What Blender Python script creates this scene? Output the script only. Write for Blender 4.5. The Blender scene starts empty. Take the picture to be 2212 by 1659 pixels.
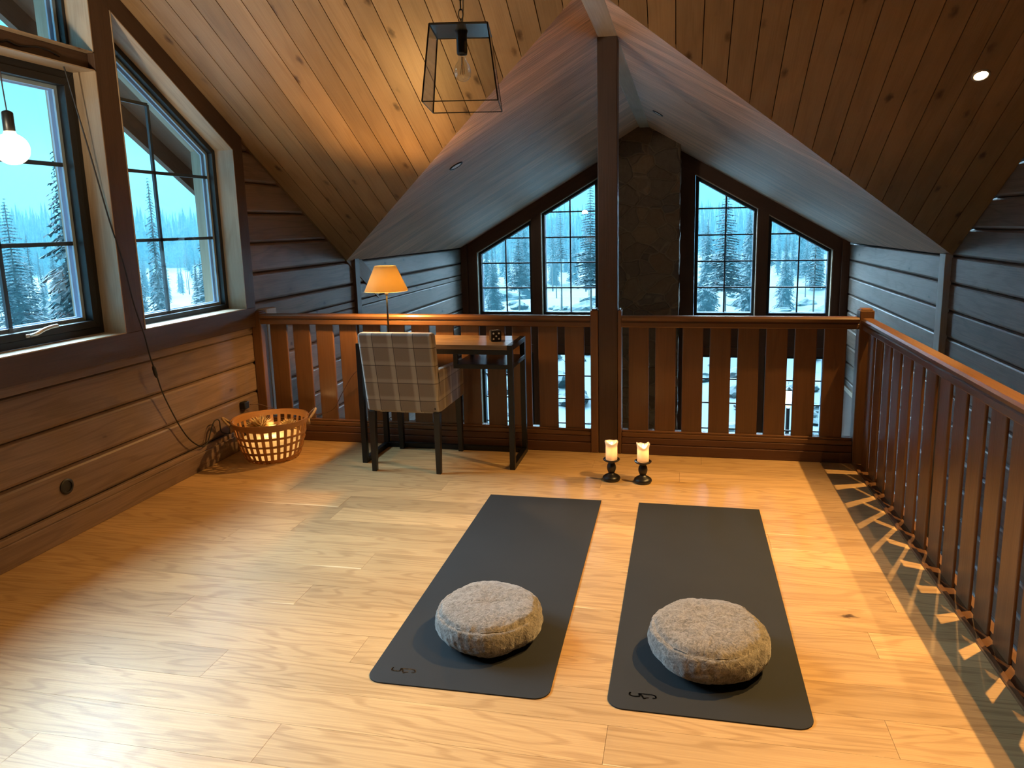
import bpy, bmesh, math, random
from mathutils import Vector, Matrix, noise

random.seed(7)
PI = math.pi
S = bpy.context.scene
COL = S.collection

# ---------------------------------------------------------------- camera
F, YAW, PITCH, ROLL, EYE = 1556.58, 0.20086, -0.17071, -0.01977, 1.58424
fw = Vector((-math.sin(YAW) * math.cos(PITCH), math.cos(YAW) * math.cos(PITCH), math.sin(PITCH)))
r0 = Vector((math.cos(YAW), math.sin(YAW), 0))
u0 = r0.cross(fw)
r1 = math.cos(ROLL) * r0 + math.sin(ROLL) * u0
u1 = -math.sin(ROLL) * r0 + math.cos(ROLL) * u0
cam_data = bpy.data.cameras.new('camera')
cam = bpy.data.objects.new('camera', cam_data)
COL.objects.link(cam)
m = Matrix.Identity(4)
for i in range(3):
    m[i][0], m[i][1], m[i][2] = r1[i], u1[i], -fw[i]
m[2][3] = EYE
cam.matrix_world = m
cam_data.sensor_fit = 'HORIZONTAL'
cam_data.sensor_width = 36.0
cam_data.lens = F * 36.0 / 2212
cam_data.shift_x = -51.7 / 2212
cam_data.shift_y = -76.3 / 2212
cam_data.clip_end = 600
S.camera = cam

# ---------------------------------------------------------------- view
S.view_settings.view_transform = 'Standard'
S.view_settings.look = 'None'
S.view_settings.gamma = 1
S.view_settings.use_curve_mapping = False
S.view_settings.exposure = 0.0
S.cycles.use_denoising = True
S.cycles.use_adaptive_sampling = True
S.cycles.adaptive_threshold = 0.03
S.cycles.max_bounces = 7
S.cycles.diffuse_bounces = 4
S.cycles.glossy_bounces = 4
S.cycles.transmission_bounces = 6
S.cycles.transparent_max_bounces = 24
S.cycles.sample_clamp_indirect = 4
S.cycles.caustics_reflective = False
S.cycles.caustics_refractive = False

# ---------------------------------------------------------------- sky
world = bpy.data.worlds.new('overcast_sky')
S.world = world
world.use_nodes = True
wt = world.node_tree
for n in list(wt.nodes):
    wt.nodes.remove(n)
wo = wt.nodes.new('ShaderNodeOutputWorld')
bg = wt.nodes.new('ShaderNodeBackground')
tc = wt.nodes.new('ShaderNodeTexCoord')
sp = wt.nodes.new('ShaderNodeSeparateXYZ')
cr = wt.nodes.new('ShaderNodeValToRGB')
wt.links.new(tc.outputs['Generated'], sp.inputs[0])
wt.links.new(sp.outputs['Z'], cr.inputs[0])
wt.links.new(cr.outputs[0], bg.inputs[0])
wt.links.new(bg.outputs[0], wo.inputs[0])
e = cr.color_ramp.elements
e[0].position = 0.0
e[0].color = (0.13, 0.48, 0.76, 1)
e[1].position = 0.30
e[1].color = (0.22, 0.76, 0.98, 1)
x = cr.color_ramp.elements.new(0.12)
x.color = (0.155, 0.58, 0.88, 1)
bg.inputs[1].default_value = 1.15


def sun(name, d, strength, angle, col):
    l = bpy.data.lights.new(name, 'SUN')
    l.energy = strength
    l.angle = math.radians(angle)
    l.color = col
    o = bpy.data.objects.new(name, l)
    COL.objects.link(o)
    o.rotation_euler = Vector(d).to_track_quat('-Z', 'Y').to_euler()
    return o


# soft light of the bright overcast sky, one lobe through each glazed gable
sun('daylight_west', (0.76, -0.22, -0.72), 27.5, 48, (0.52, 0.79, 1.0))
sun('daylight_north', (0.05, -0.85, -0.34), 32.0, 80, (0.45, 0.75, 1.0))

# ---------------------------------------------------------------- room constants
XL, XW = -3.162, 2.165          # side walls
XM = (XL + XW) / 2
YV, ZV = 6.47, 1.27             # valley foot
A = 0.60                        # main roof slope
ZR = 2.796                      # dormer ridge
B = (ZR - ZV) / (XM - XL)
YB = 4.836                      # balustrade front
YW = 10.24                      # far gable
YR = 1.2                        # main ridge
YE = -3.2                       # wall behind
ZG = -2.6                       # lower floor
RX = 1.17                       # side balustrade


def zmain(y):
    return ZV + A * (YV - y) if y >= YR else ZV + A * (YV - YR) - A * (YR - y)


def zdorm(x):
    return ZV + B * (x - XL) if x < XM else ZV + B * (XW - x)


# ---------------------------------------------------------------- materials
class NT:
    def __init__(s, name):
        s.m = bpy.data.materials.new(name)
        s.m.use_nodes = True
        s.t = s.m.node_tree
        for n in list(s.t.nodes):
            s.t.nodes.remove(n)
        s.out = s.n('ShaderNodeOutputMaterial')

    def n(s, ty, **kw):
        nd = s.t.nodes.new(ty)
        for k, v in kw.items():
            if k.startswith('i_'):
                nd.inputs[k[2:].replace('_', ' ')].default_value = v
            else:
                setattr(nd, k, v)
        return nd

    def l(s, a, b):
        s.t.links.new(a, b)

    def math(s, op, a, b=None, c=None, clamp=False):
        nd = s.n('ShaderNodeMath', operation=op, use_clamp=clamp)
        for i, v in enumerate((a, b, c)):
            if v is None:
                continue
            if isinstance(v, (int, float)):
                nd.inputs[i].default_value = v
            else:
                s.l(v, nd.inputs[i])
        return nd.outputs[0]

    def comb(s, x, y, z=0):
        nd = s.n('ShaderNodeCombineXYZ')
        for i, v in enumerate((x, y, z)):
            if isinstance(v, (int, float)):
                nd.inputs[i].default_value = v
            else:
                s.l(v, nd.inputs[i])
        return nd.outputs[0]

    def noise(s, vec, scale=1, detail=3, rough=0.55, dist=0.0):
        nd = s.n('ShaderNodeTexNoise')
        nd.inputs['Scale'].default_value = scale
        nd.inputs['Detail'].default_value = detail
        nd.inputs['Roughness'].default_value = rough
        nd.inputs['Distortion'].default_value = dist
        s.l(vec, nd.inputs['Vector'])
        return nd.outputs['Fac']

    def mix(s, fac, a, b, blend='MIX'):
        nd = s.n('ShaderNodeMix', data_type='RGBA', blend_type=blend)
        for i, v in ((0, fac), (6, a), (7, b)):
            if isinstance(v, (int, float)):
                nd.inputs[i].default_value = v
            elif isinstance(v, tuple):
                nd.inputs[i].default_value = (*v[:3], 1)
            else:
                s.l(v, nd.inputs[i])
        return nd.outputs[2]

    def ramp(s, fac, stops):
        nd = s.n('ShaderNodeValToRGB')
        el = nd.color_ramp.elements
        for i, (p, c) in enumerate(stops):
            q = el[i] if i < 2 else el.new(p)
            q.position = p
            q.color = (*c, 1) if isinstance(c, tuple) else (c, c, c, 1)
        s.l(fac, nd.inputs[0])
        return nd.outputs[0]

    def bsdf(s, col, rough=0.5, bump=None, bstr=0.3, bdist=0.002, **kw):
        nd = s.n('ShaderNodeBsdfPrincipled')
        for v, k in ((col, 'Base Color'), (rough, 'Roughness')):
            if isinstance(v, (int, float)):
                nd.inputs[k].default_value = v
            elif isinstance(v, tuple):
                nd.inputs[k].default_value = (*v[:3], 1)
            else:
                s.l(v, nd.inputs[k])
        for k, v in kw.items():
            nd.inputs[k.replace('_', ' ')].default_value = v
        if bump is not None:
            b = s.n('ShaderNodeBump')
            b.inputs['Strength'].default_value = bstr
            b.inputs['Distance'].default_value = bdist
            s.l(bump, b.inputs['Height'])
            s.l(b.outputs[0], nd.inputs['Normal'])
        s.l(nd.outputs[0], s.out.inputs[0])
        return nd


def wood(name, light, dark, knot=(0.05, 0.02, 0.01), fiber=0.35, ring=0.5, ringf=30, knots=0.5,
         ksu=2.2, ksv=6.0, tint=0.25, rough=0.4, coat=0.0, sap=None, kr=0.07, fscale=110, bstr=0.25):
    k = NT(name)
    g = k.n('ShaderNodeUVMap', uv_map='g').outputs[0]
    r = k.n('ShaderNodeUVMap', uv_map='r').outputs[0]
    gs = k.n('ShaderNodeSeparateXYZ')
    k.l(g, gs.inputs[0])
    rs = k.n('ShaderNodeSeparateXYZ')
    k.l(r, rs.inputs[0])
    u = k.math('MULTIPLY_ADD', rs.outputs[0], 37.0, gs.outputs[0])
    v = k.math('MULTIPLY_ADD', rs.outputs[0], 91.0, gs.outputs[1])
    fib = k.noise(k.comb(k.math('MULTIPLY', u, 2.5), k.math('MULTIPLY', v, fscale)), 1, 3, 0.65)
    fib = k.ramp(fib, [(0.36, 0.0), (0.66, 1.0)])
    wob = k.noise(k.comb(k.math('MULTIPLY', u, 0.9), k.math('MULTIPLY', v, 7.0)), 1, 2, 0.5, 0.3)
    rg = k.math('SINE', k.math('MULTIPLY', wob, ringf * 3.0))
    rg = k.ramp(rg, [(0.15, 0.0), (0.95, 1.0)])
    # knots
    vo = k.n('ShaderNodeTexVoronoi', feature='F1')
    vo.inputs['Scale'].default_value = 1
    vo.inputs['Randomness'].default_value = 1
    wv = k.math('MULTIPLY_ADD', k.noise(k.comb(k.math('MULTIPLY', u, 25), k.math('MULTIPLY', v, 40)), 1, 2), 0.25, k.math('MULTIPLY', v, ksv))
    k.l(k.comb(k.math('MULTIPLY', u, ksu), wv), vo.inputs['Vector'])
    cs = k.n('ShaderNodeSeparateColor')
    k.l(vo.outputs['Color'], cs.inputs[0])
    gate = k.math('LESS_THAN', cs.outputs[0], knots)
    kk = k.ramp(vo.outputs['Distance'], [(kr * 0.5, 1.0), (kr * 1.6, 0.0)])
    halo = k.ramp(vo.outputs['Distance'], [(kr, 1.0), (kr * 5, 0.0)])
    kk = k.math('MULTIPLY', kk, gate)
    halo = k.math('MULTIPLY', k.math('MULTIPLY', halo, gate), 0.45)
    fac = k.math('ADD', k.math('MULTIPLY', fib, fiber), k.math('MULTIPLY', rg, ring), clamp=True)
    col = k.mix(fac, light, dark)
    col = k.mix(halo, col, dark)
    big = k.noise(k.comb(k.math('MULTIPLY', u, 1.3), k.math('MULTIPLY', v, 3.0)), 1, 2)
    t = k.math('ADD', k.math('MULTIPLY', k.math('SUBTRACT', rs.outputs[0], 0.5), tint * 2), k.math('MULTIPLY_ADD', big, 0.5, 0.75))
    hs = k.n('ShaderNodeHueSaturation')
    k.l(t, hs.inputs['Value'])
    k.l(col, hs.inputs['Color'])
    col = hs.outputs[0]
    if sap:
        edge = k.math('ADD', rs.outputs[1], k.math('MULTIPLY', k.noise(k.comb(k.math('MULTIPLY', u, 1.1), 0.5), 1, 1), 0.75))
        smask = k.math('LESS_THAN', edge, 0.30)
        col = k.mix(k.math('MULTIPLY', smask, 0.7), col, sap)
    col = k.mix(kk, col, knot)
    h = k.math('SUBTRACT', k.math('MULTIPLY', fib, -0.6), k.math('MULTIPLY', kk, 1.0))
    k.bsdf(col, rough, bump=h, bstr=bstr, bdist=0.0015, Coat_Weight=coat, Coat_Roughness=0.18)
    return k.m


def plain(name, col, rough=0.5, metal=0.0, nscale=0, nstr=0.1, **kw):
    k = NT(name)
    if nscale:
        o = k.n('ShaderNodeTexCoord').outputs['Object']
        f = k.noise(o, nscale, 4)
        c = k.mix(f, tuple(c * (1 - nstr) for c in col), tuple(min(1, c * (1 + nstr)) for c in col))
        k.bsdf(c, rough, bump=f, bstr=0.15, Metallic=metal, **kw)
    else:
        k.bsdf(tuple(col), rough, Metallic=metal, **kw)
    return k.m


def emit(name, col, strength):
    k = NT(name)
    em = k.n('ShaderNodeEmission')
    em.inputs[0].default_value = (*col, 1)
    em.inputs[1].default_value = strength
    k.l(em.outputs[0], k.out.inputs[0])
    return k.m


def glassmat(name, tint=(0.93, 0.97, 0.97), ior=1.45, rough=0.0):
    k = NT(name)
    tr = k.n('ShaderNodeBsdfTransparent')
    tr.inputs[0].default_value = (*tint, 1)
    gl = k.n('ShaderNodeBsdfGlossy')
    gl.inputs['Roughness'].default_value = rough
    ge = k.n('ShaderNodeNewGeometry')
    dt = k.n('ShaderNodeVectorMath', operation='DOT_PRODUCT')
    k.l(ge.outputs['Incoming'], dt.inputs[0])
    k.l(ge.outputs['Normal'], dt.inputs[1])
    f0 = ((ior - 1) / (ior + 1)) ** 2
    c1 = k.math('SUBTRACT', 1.0, k.math('ABSOLUTE', dt.outputs['Value']), clamp=True)
    fr = k.math('MULTIPLY_ADD', k.math('POWER', c1, 5.0), 1 - f0, f0)
    mx = k.n('ShaderNodeMixShader')
    k.l(fr, mx.inputs[0])
    k.l(tr.outputs[0], mx.inputs[1])
    k.l(gl.outputs[0], mx.inputs[2])
    k.l(mx.outputs[0], k.out.inputs[0])
    return k.m


def translucent(name, col, fac=0.5):
    k = NT(name)
    d = k.n('ShaderNodeBsdfDiffuse')
    d.inputs[0].default_value = (*col, 1)
    t = k.n('ShaderNodeBsdfTranslucent')
    t.inputs[0].default_value = (*col, 1)
    mx = k.n('ShaderNodeMixShader')
    mx.inputs[0].default_value = fac
    k.l(d.outputs[0], mx.inputs[1])
    k.l(t.outputs[0], mx.inputs[2])
    k.l(mx.outputs[0], k.out.inputs[0])
    return k.m


M = {}
M['oak'] = wood('oak_floor', (0.57, 0.37, 0.175), (0.31, 0.17, 0.068), fiber=0.38, ring=0.36, ringf=24, knots=0.20,
                ksu=1.6, ksv=5.0, tint=0.14, rough=0.42, coat=0.04, sap=(0.80, 0.62, 0.36), kr=0.05, fscale=150)
M['pine'] = wood('stained_pine_ceiling', (0.29, 0.185, 0.098), (0.20, 0.118, 0.056), (0.055, 0.025, 0.010), fiber=0.4, ring=0.3,
                 ringf=10, knots=0.85, ksu=3.4, ksv=7.4, tint=0.16, rough=0.45, kr=0.115)
M['grey'] = wood('whitewashed_panelling', (0.80, 0.55, 0.42), (0.38, 0.25, 0.185), fiber=0.9, ring=0.12, ringf=8, knots=0.05,
                 tint=0.16, rough=0.5, kr=0.05, fscale=70, bstr=0.4)
M['beam'] = wood('pale_beam', (0.55, 0.52, 0.49), (0.40, 0.37, 0.34), fiber=0.5, ring=0.2, ringf=8, knots=0.1, tint=0.1, rough=0.5)
M['log'] = wood('grey_stained_log', (0.235, 0.160, 0.122), (0.135, 0.088, 0.065), (0.035, 0.02, 0.012), fiber=0.5, ring=0.35,
                ringf=12, knots=0.65, ksu=3.6, ksv=6.5, tint=0.12, rough=0.5, kr=0.075)
M['trim'] = wood('brown_casing', (0.085, 0.046, 0.027), (0.05, 0.026, 0.015), fiber=0.5, ring=0.25, ringf=10, knots=0.12,
                 tint=0.12, rough=0.5)
M['reveal'] = wood('pale_reveal', (0.46, 0.36, 0.25), (0.33, 0.24, 0.16), (0.12, 0.06, 0.03), fiber=0.45, ring=0.3, ringf=10,
                   knots=0.25, tint=0.08, rough=0.45)
M['darktrim'] = wood('dark_brown_casing', (0.125, 0.055, 0.03), (0.075, 0.03, 0.017), fiber=0.4, ring=0.2, ringf=8, knots=0.0,
                     tint=0.1, rough=0.5)
M['rail'] = wood('varnished_rail', (0.145, 0.068, 0.030), (0.09, 0.040, 0.017), fiber=0.35, ring=0.3, ringf=9, knots=0.0,
                 tint=0.14, rough=0.38, coat=0.12)
M['post'] = wood('post_wood', (0.075, 0.043, 0.032), (0.045, 0.025, 0.018), fiber=0.45, ring=0.25, ringf=8, knots=0.15, tint=0.1,
                 rough=0.45)
M['desk'] = wood('smoked_oak', (0.25, 0.165, 0.10), (0.12, 0.075, 0.045), fiber=0.5, ring=0.4, ringf=12, knots=0.1, tint=0.2, rough=0.28)
M['basket'] = wood('basket_veneer', (0.50, 0.25, 0.09), (0.34, 0.15, 0.05), fiber=0.5, ring=0.1, knots=0.0, tint=0.2, rough=0.45)
M['soffit'] = wood('outer_soffit', (0.17, 0.085, 0.05), (0.12, 0.06, 0.035), fiber=0.4, ring=0.2, knots=0.1, rough=0.6)
M['bark'] = plain('bark', (0.14, 0.11, 0.09), 0.9, nscale=12, nstr=0.4)
M['black'] = plain('black_window_frame', (0.012, 0.013, 0.015), 0.45)
M['blackmetal'] = plain('black_metal', (0.010, 0.011, 0.013), 0.38, 0.3)
M['blackwood'] = plain('black_lacquered_wood', (0.010, 0.009, 0.009), 0.35)
M['steel'] = plain('brushed_steel', (0.75, 0.72, 0.68), 0.3, 0.9)
M['aluwhite'] = plain('pale_window_spacer', (0.45, 0.58, 0.75), 0.4)
M['muntin'] = plain('dark_glazing_bar', (0.035, 0.045, 0.06), 0.5)
M['void'] = plain('dark_backing', (0.03, 0.018, 0.011), 0.9)
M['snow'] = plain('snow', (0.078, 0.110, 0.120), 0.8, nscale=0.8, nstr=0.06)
M['glass'] = glassmat('window_glass', (0.95, 0.985, 0.99), 1.4)
M['lglass'] = glassmat('lantern_glass', (0.97, 0.98, 0.98), 1.35)
M['bulbglass'] = glassmat('bulb_glass', (0.94, 0.96, 0.98), 2.0)
M['cable'] = plain('black_cable', (0.012, 0.010, 0.010), 0.5)
M['cableb'] = plain('brown_cable', (0.08, 0.03, 0.015), 0.5)
M['cablew'] = plain('pale_cable', (0.6, 0.55, 0.5), 0.5)
M['rope'] = plain('rope', (0.36, 0.24, 0.13), 0.9, nscale=160, nstr=0.5)
M['straw'] = translucent('pale_straw', (0.78, 0.62, 0.36), 0.25)
M['fleece'] = None

# ---------------------------------------------------------------- mesh helpers
def newbm():
    bm = bmesh.new()
    bm.loops.layers.uv.new('g')
    bm.loops.layers.uv.new('r')
    return bm


def prism(bm, pts, ext, g=(1, 0, 0), c=(0, 1, 0), rnd=None, v0=None, v1=None, uo=0.0, mi=0):
    """polygon extruded along ext; wood grain along g, across c"""
    pts = [Vector(p) for p in pts]
    ext, g, c = Vector(ext), Vector(g).normalized(), Vector(c).normalized()
    n = g.cross(c)
    if rnd is None:
        rnd = random.random()
    if v0 is None:
        cs = [p.dot(c) for p in pts] + [(p + ext).dot(c) for p in pts]
        v0, v1 = min(cs), max(cs)
    w = max(1e-5, v1 - v0)
    a = [bm.verts.new(p) for p in pts]
    b = [bm.verts.new(p + ext) for p in pts]
    N = len(pts)
    fs = [bm.faces.new(a[::-1]), bm.faces.new(b)]
    for i in range(N):
        fs.append(bm.faces.new((a[i], a[(i + 1) % N], b[(i + 1) % N], b[i])))
    lg, lr = bm.loops.layers.uv['g'], bm.loops.layers.uv['r']
    for f in fs:
        f.material_index = mi
        for l in f.loops:
            p = l.vert.co
            l[lg].uv = (p.dot(g) + uo, p.dot(c) - v0 + p.dot(n) * 0.9)
            l[lr].uv = (rnd, min(1, max(0, (p.dot(c) - v0) / w)))
    return fs


AX = {'x': ((1, 0, 0), (0, 1, 0)), 'y': ((0, 1, 0), (0, 0, 1)), 'z': ((0, 0, 1), (1, 0, 0)), 'xz': ((1, 0, 0), (0, 0, 1)), 'yx': ((0, 1, 0), (1, 0, 0))}


def box(bm, x0, x1, y0, y1, z0, z1, grain='x', rnd=None, mi=0):
    g, c = AX[grain]
    return prism(bm, [(x0, y0, z0), (x1, y0, z0), (x1, y1, z0), (x0, y1, z0)], (0, 0, z1 - z0), g, c, rnd, mi=mi)


def obj(name, bm, mats, parent=None, bevel=0, smooth=False, seg=2, loc=None):
    bmesh.ops.recalc_face_normals(bm, faces=bm.faces)
    me = bpy.data.meshes.new(name)
    bm.to_mesh(me)
    bm.free()
    for mt in (mats if isinstance(mats, (list, tuple)) else [mats]):
        me.materials.append(mt)
    o = bpy.data.objects.new(name, me)
    COL.objects.link(o)
    if smooth:
        me.polygons.foreach_set('use_smooth', [True] * len(me.polygons))
    if bevel:
        b = o.modifiers.new('bevel', 'BEVEL')
        b.width = bevel
        b.segments = seg
        b.limit_method = 'ANGLE'
        b.angle_limit = 0.6
    if parent:
        o.parent = parent
    if loc:
        o.location = loc
    return o


def boxo(name, d, mat, parent=None, grain='x', bevel=0.002, **kw):
    bm = newbm()
    box(bm, *d, grain=grain)
    return obj(name, bm, mat, parent, bevel, **kw)


def struct(name, bm, mats, **kw):
    o = obj(name, bm, mats, **kw)
    if o.parent is None:
        o['kind'] = 'structure'
    return o


def tag(o, label, cat, group=None, kind=None):
    o['label'] = label
    o['category'] = cat
    if group:
        o['group'] = group
    if kind:
        o['kind'] = kind
    return o


def thing(name, label, cat, loc=(0, 0, 0), rz=0, group=None):
    o = bpy.data.objects.new(name, None)
    o.empty_display_size = 0.1
    COL.objects.link(o)
    o.location = loc
    o.rotation_euler = (0, 0, rz)
    return tag(o, label, cat, group)


def tube(bm, pts, r, seg=8, closed=False, taper=None):
    pts = [Vector(p) for p in pts]
    N = len(pts)
    rings = []
    up = Vector((0, 0, 1))
    prev = None
    for i, p in enumerate(pts):
        if closed:
            t = (pts[(i + 1) % N] - pts[i - 1]).normalized()
        else:
            t = (pts[min(N - 1, i + 1)] - pts[max(0, i - 1)]).normalized()
        if prev is None:
            a = t.cross(up)
            if a.length < 1e-3:
                a = t.cross(Vector((1, 0, 0)))
            a.normalize()
        else:
            a = (prev - t * prev.dot(t)).normalized()
        prev = a
        b = t.cross(a)
        rr = r if taper is None else r * taper(i / (N - 1))
        rings.append([bm.verts.new(p + (a * math.cos(2 * PI * j / seg) + b * math.sin(2 * PI * j / seg)) * rr) for j in range(seg)])
    for i in range(N if closed else N - 1):
        A_, B_ = rings[i], rings[(i + 1) % N]
        for j in range(seg):
            bm.faces.new((A_[j], A_[(j + 1) % seg], B_[(j + 1) % seg], B_[j]))
    if not closed:
        bm.faces.new(rings[0][::-1])
        bm.faces.new(rings[-1])


def smoothpath(pts, n=6):
    pts = [Vector(p) for p in pts]
    out = []
    for i in range(len(pts) - 1):
        p0, p1, p2, p3 = pts[max(0, i - 1)], pts[i], pts[i + 1], pts[min(len(pts) - 1, i + 2)]
        for k in range(n):
            t = k / n
            out.append(0.5 * ((2 * p1) + (p2 - p0) * t + (2 * p0 - 5 * p1 + 4 * p2 - p3) * t * t + (3 * p1 - p0 - 3 * p2 + p3) * t ** 3))
    out.append(pts[-1])
    return out


def lathe(bm, prof, seg=32, cap=True):
    rings = []
    for r, z in prof:
        rings.append([bm.verts.new((r * math.cos(2 * PI * j / seg), r * math.sin(2 * PI * j / seg), z)) for j in range(seg)])
    for i in range(len(prof) - 1):
        for j in range(seg):
            bm.faces.new((rings[i][j], rings[i][(j + 1) % seg], rings[i + 1][(j + 1) % seg], rings[i + 1][j]))
    if cap:
        bm.faces.new(rings[0][::-1])
        bm.faces.new(rings[-1])


def point(name, loc, energy, col, r=0.02, parent=None):
    l = bpy.data.lights.new(name, 'POINT')
    l.energy = energy
    l.color = col
    l.shadow_soft_size = r
    o = bpy.data.objects.new(name, l)
    COL.objects.link(o)
    o.location = loc
    if parent:
        o.parent = parent
    return o


# ================================================================ FLOOR
bm = newbm()
PW, FX1 = 0.174, 1.107
joints = {0: [-0.9], -1: [-2.01, 0.33], 1: [-1.255, 1.09], 2: [-1.683, 0.657], 3: [-1.184], 4: [-2.086, 0.25], 5: [-1.61, 0.728]}
# row index 0 starts at y=1.72 ; row -1 covers 1.546..1.72
rows = {}
k0 = int((YE - 1.72) / PW) - 1
k1 = int((YB + 0.1 - 1.72) / PW) + 1
for k in range(k0, k1):
    y0, y1 = 1.72 + k * PW, 1.72 + (k + 1) * PW
    y0, y1 = max(y0, YE), min(y1, YB + 0.06)
    if y1 <= y0:
        continue
    xe = FX1 if y0 > 1.5 else XW
    js = {-1: [-2.01, 0.33], 0: [-1.255, 1.085], 2: [-1.683, 0.657], 3: [-1.184], 4: [-2.086, 0.254], 5: [-1.61, 0.728], 1: [-2.55, -0.21]}.get(k)
    if js is None:
        s0 = -4.6 + random.random() * 2.3
        js = [s0 + 2.34 * i for i in range(5)]
    xs = [XL - 0.02] + [j for j in js if XL + 0.15 < j < xe - 0.1] + [xe]
    for a, b in zip(xs, xs[1:]):
        box(bm, a + 0.0006, b - 0.0006, y0 + 0.0005, y1 - 0.0005, -0.02, 0.0, 'x')
floor = struct('floor', bm, M['oak'])
bm = newbm()
box(bm, XL, FX1, YE, YB + 0.08, -0.30, -0.021, 'x')
box(bm, FX1, XW, YE, 1.5, -0.30, -0.021, 'x')
box(bm, FX1 - 0.0, RX + 0.06, 1.5, YB + 0.08, -0.30, -0.002, 'y')
struct('trim_1', bm, M['darktrim'])
bm = newbm()
box(bm, XL - 0.3, XW + 0.3, YE, YW + 0.3, ZG - 0.2, ZG, 'x')
struct('floor_lower', bm, M['oak'])

# ================================================================ CEILINGS
def roofpt(x, y, z=None):
    return (x, y, zmain(y) if z is None else z)


nm = Vector((0, A, 1)).normalized()
gm = Vector((0, 1, -A)).normalized()
bm = newbm()
P0, PWID = -3.0 - 0.1475 * 2, 0.1475
k = 0
while P0 + k * PWID < XW:
    a, b = max(XL, P0 + k * PWID + 0.0026), min(XW, P0 + (k + 1) * PWID - 0.0026)
    k += 1
    if b <= a:
        continue

    def yv(x):
        return YV - (zdorm(x) - ZV) / A
    brk = [yv(a), yv(b)]
    xs = [a, b]
    if a < XM < b:
        pts = [(a, YR), (b, YR), (b, yv(b)), (XM, yv(XM)), (a, yv(a))]
    else:
        pts = [(a, YR), (b, YR), (b, yv(b)), (a, yv(a))]
    # split each board once along its length
    cut = random.uniform(2.2, 3.6)
    rn = random.random()
    pts3 = [roofpt(*p) for p in pts]
    prism(bm, pts3, nm * 0.02, gm, (1, 0, 0), rn)
struct('ceiling', bm, M['pine'])
# rear half of the main ceiling (behind the camera)
bm = newbm()
nb = Vector((0, -A, 1)).normalized()
k = 0
while P0 + k * PWID < XW:
    a, b = max(XL, P0 + k * PWID + 0.0026), min(XW, P0 + (k + 1) * PWID - 0.0026)
    k += 1
    if b > a:
        prism(bm, [roofpt(a, YE), roofpt(b, YE), roofpt(b, YR), roofpt(a, YR)], nb * 0.02, (0, 1, A), (1, 0, 0))
struct('ceiling_rear', bm, M['pine'])

# dormer ceiling: boards run up the slope, widths along y
YT0 = YV - (ZR - ZV) / A
for side in (0, 1):
    bm = newbm()
    sgn = 1 if side == 0 else -1
    nd_ = Vector((-sgn * B, 0, 1)).normalized()
    gd = Vector((1, 0, sgn * B)).normalized()
    X0 = XL if side == 0 else XW
    w = 0.138
    k = 0
    while YT0 + k * w < YW:
        a, b = YT0 + k * w + 0.001, min(YW, YT0 + (k + 1) * w - 0.001)
        k += 1
        if b <= a:
            continue

        def xv(y):
            if y >= YV:
                return X0
            return X0 + sgn * A * (YV - y) / B
        pts = [(xv(a), a), (XM, a), (XM, b)]
        if a < YV < b:
            pts += [(X0, b), (X0, YV)]
        else:
            pts += [(xv(b), b)]
        if abs(pts[0][0] - XM) < 0.003:
            pts = pts[1:]
        prism(bm, [(x, y, zdorm(x)) for x, y in pts], nd_ * 0.02, gd, (0, 1, 0))
    struct('ceiling_dormer_left' if side == 0 else 'ceiling_dormer_right', bm, M['grey'])

# light-tight roof shells above the boards
bm = newbm()
XO0, XO1 = -3.83, XW + 0.5      # outer eaves of the main roof (gable overhang on the window side)
up = Vector((0, 0, 0.25))


def slab(pts, off=0.03, th=0.2, mi=0):
    prism(bm, [(p[0], p[1], p[2] + off) for p in pts], (0, 0, th), (0, 1, 0), (1, 0, 0), mi=mi)


slab([roofpt(XM, YR), roofpt(XM, YT0), (XL, YV, ZV), roofpt(XL, YR)])
slab([roofpt(XM, YR), (XW, *roofpt(0, YR)[1:]), (XW, YV, ZV), roofpt(XM, YT0)])
slab([roofpt(XL, YR), roofpt(XL, YE - .1), roofpt(XW, YE - .1), roofpt(XW, YR)])
slab([(XM, YT0, ZR), (XM, YW + .6, ZR), (XL, YW + .6, ZV), (XL, YV, ZV)])
slab([(XM, YT0, ZR), (XM, YW + .6, ZR), (XW, YW + .6, ZV), (XW, YV, ZV)])
slab([(XW + .028, YR, zmain(YR)), (XO1, YR, zmain(YR)), (XO1, YV + .6, ZV - .36), (XW + .028, YV + .6, ZV - .36)], 0.03, 0.2)
slab([(XL - .5, YV, zdorm(XL) - .28), (XL, YV, ZV), (XL, YW + .6, ZV), (XL - .5, YW + .6, ZV - .28)])
slab([(XW + .5, YV, ZV - .28), (XW, YV, ZV), (XW, YW + .6, ZV), (XW + .5, YW + .6, ZV - .28)])
for xa, xb in ((XW + .023, XW + .30), (XL - .30, XL - .023)):
    # packing strips that close the log grooves under the eaves
    slab([(xa, YV, ZV), (xb, YV, ZV), (xb, YW + .25, ZV), (xa, YW + .25, ZV)], 0.0, 0.06)
    y0_ = YR if xa > 0 else 4.85
    slab([(xa, y0_, zmain(y0_)), (xb, y0_, zmain(y0_)), (xb, YV, ZV), (xa, YV, ZV)], 0.0, 0.06)
slab([(XW + .023, YE, zmain(YE)), (XW + .3, YE, zmain(YE)), (XW + .3, YR, zmain(YR)), (XW + .023, YR, zmain(YR))], 0.0, 0.06)
struct('ceiling_outer_roof', bm, M['void'])
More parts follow.
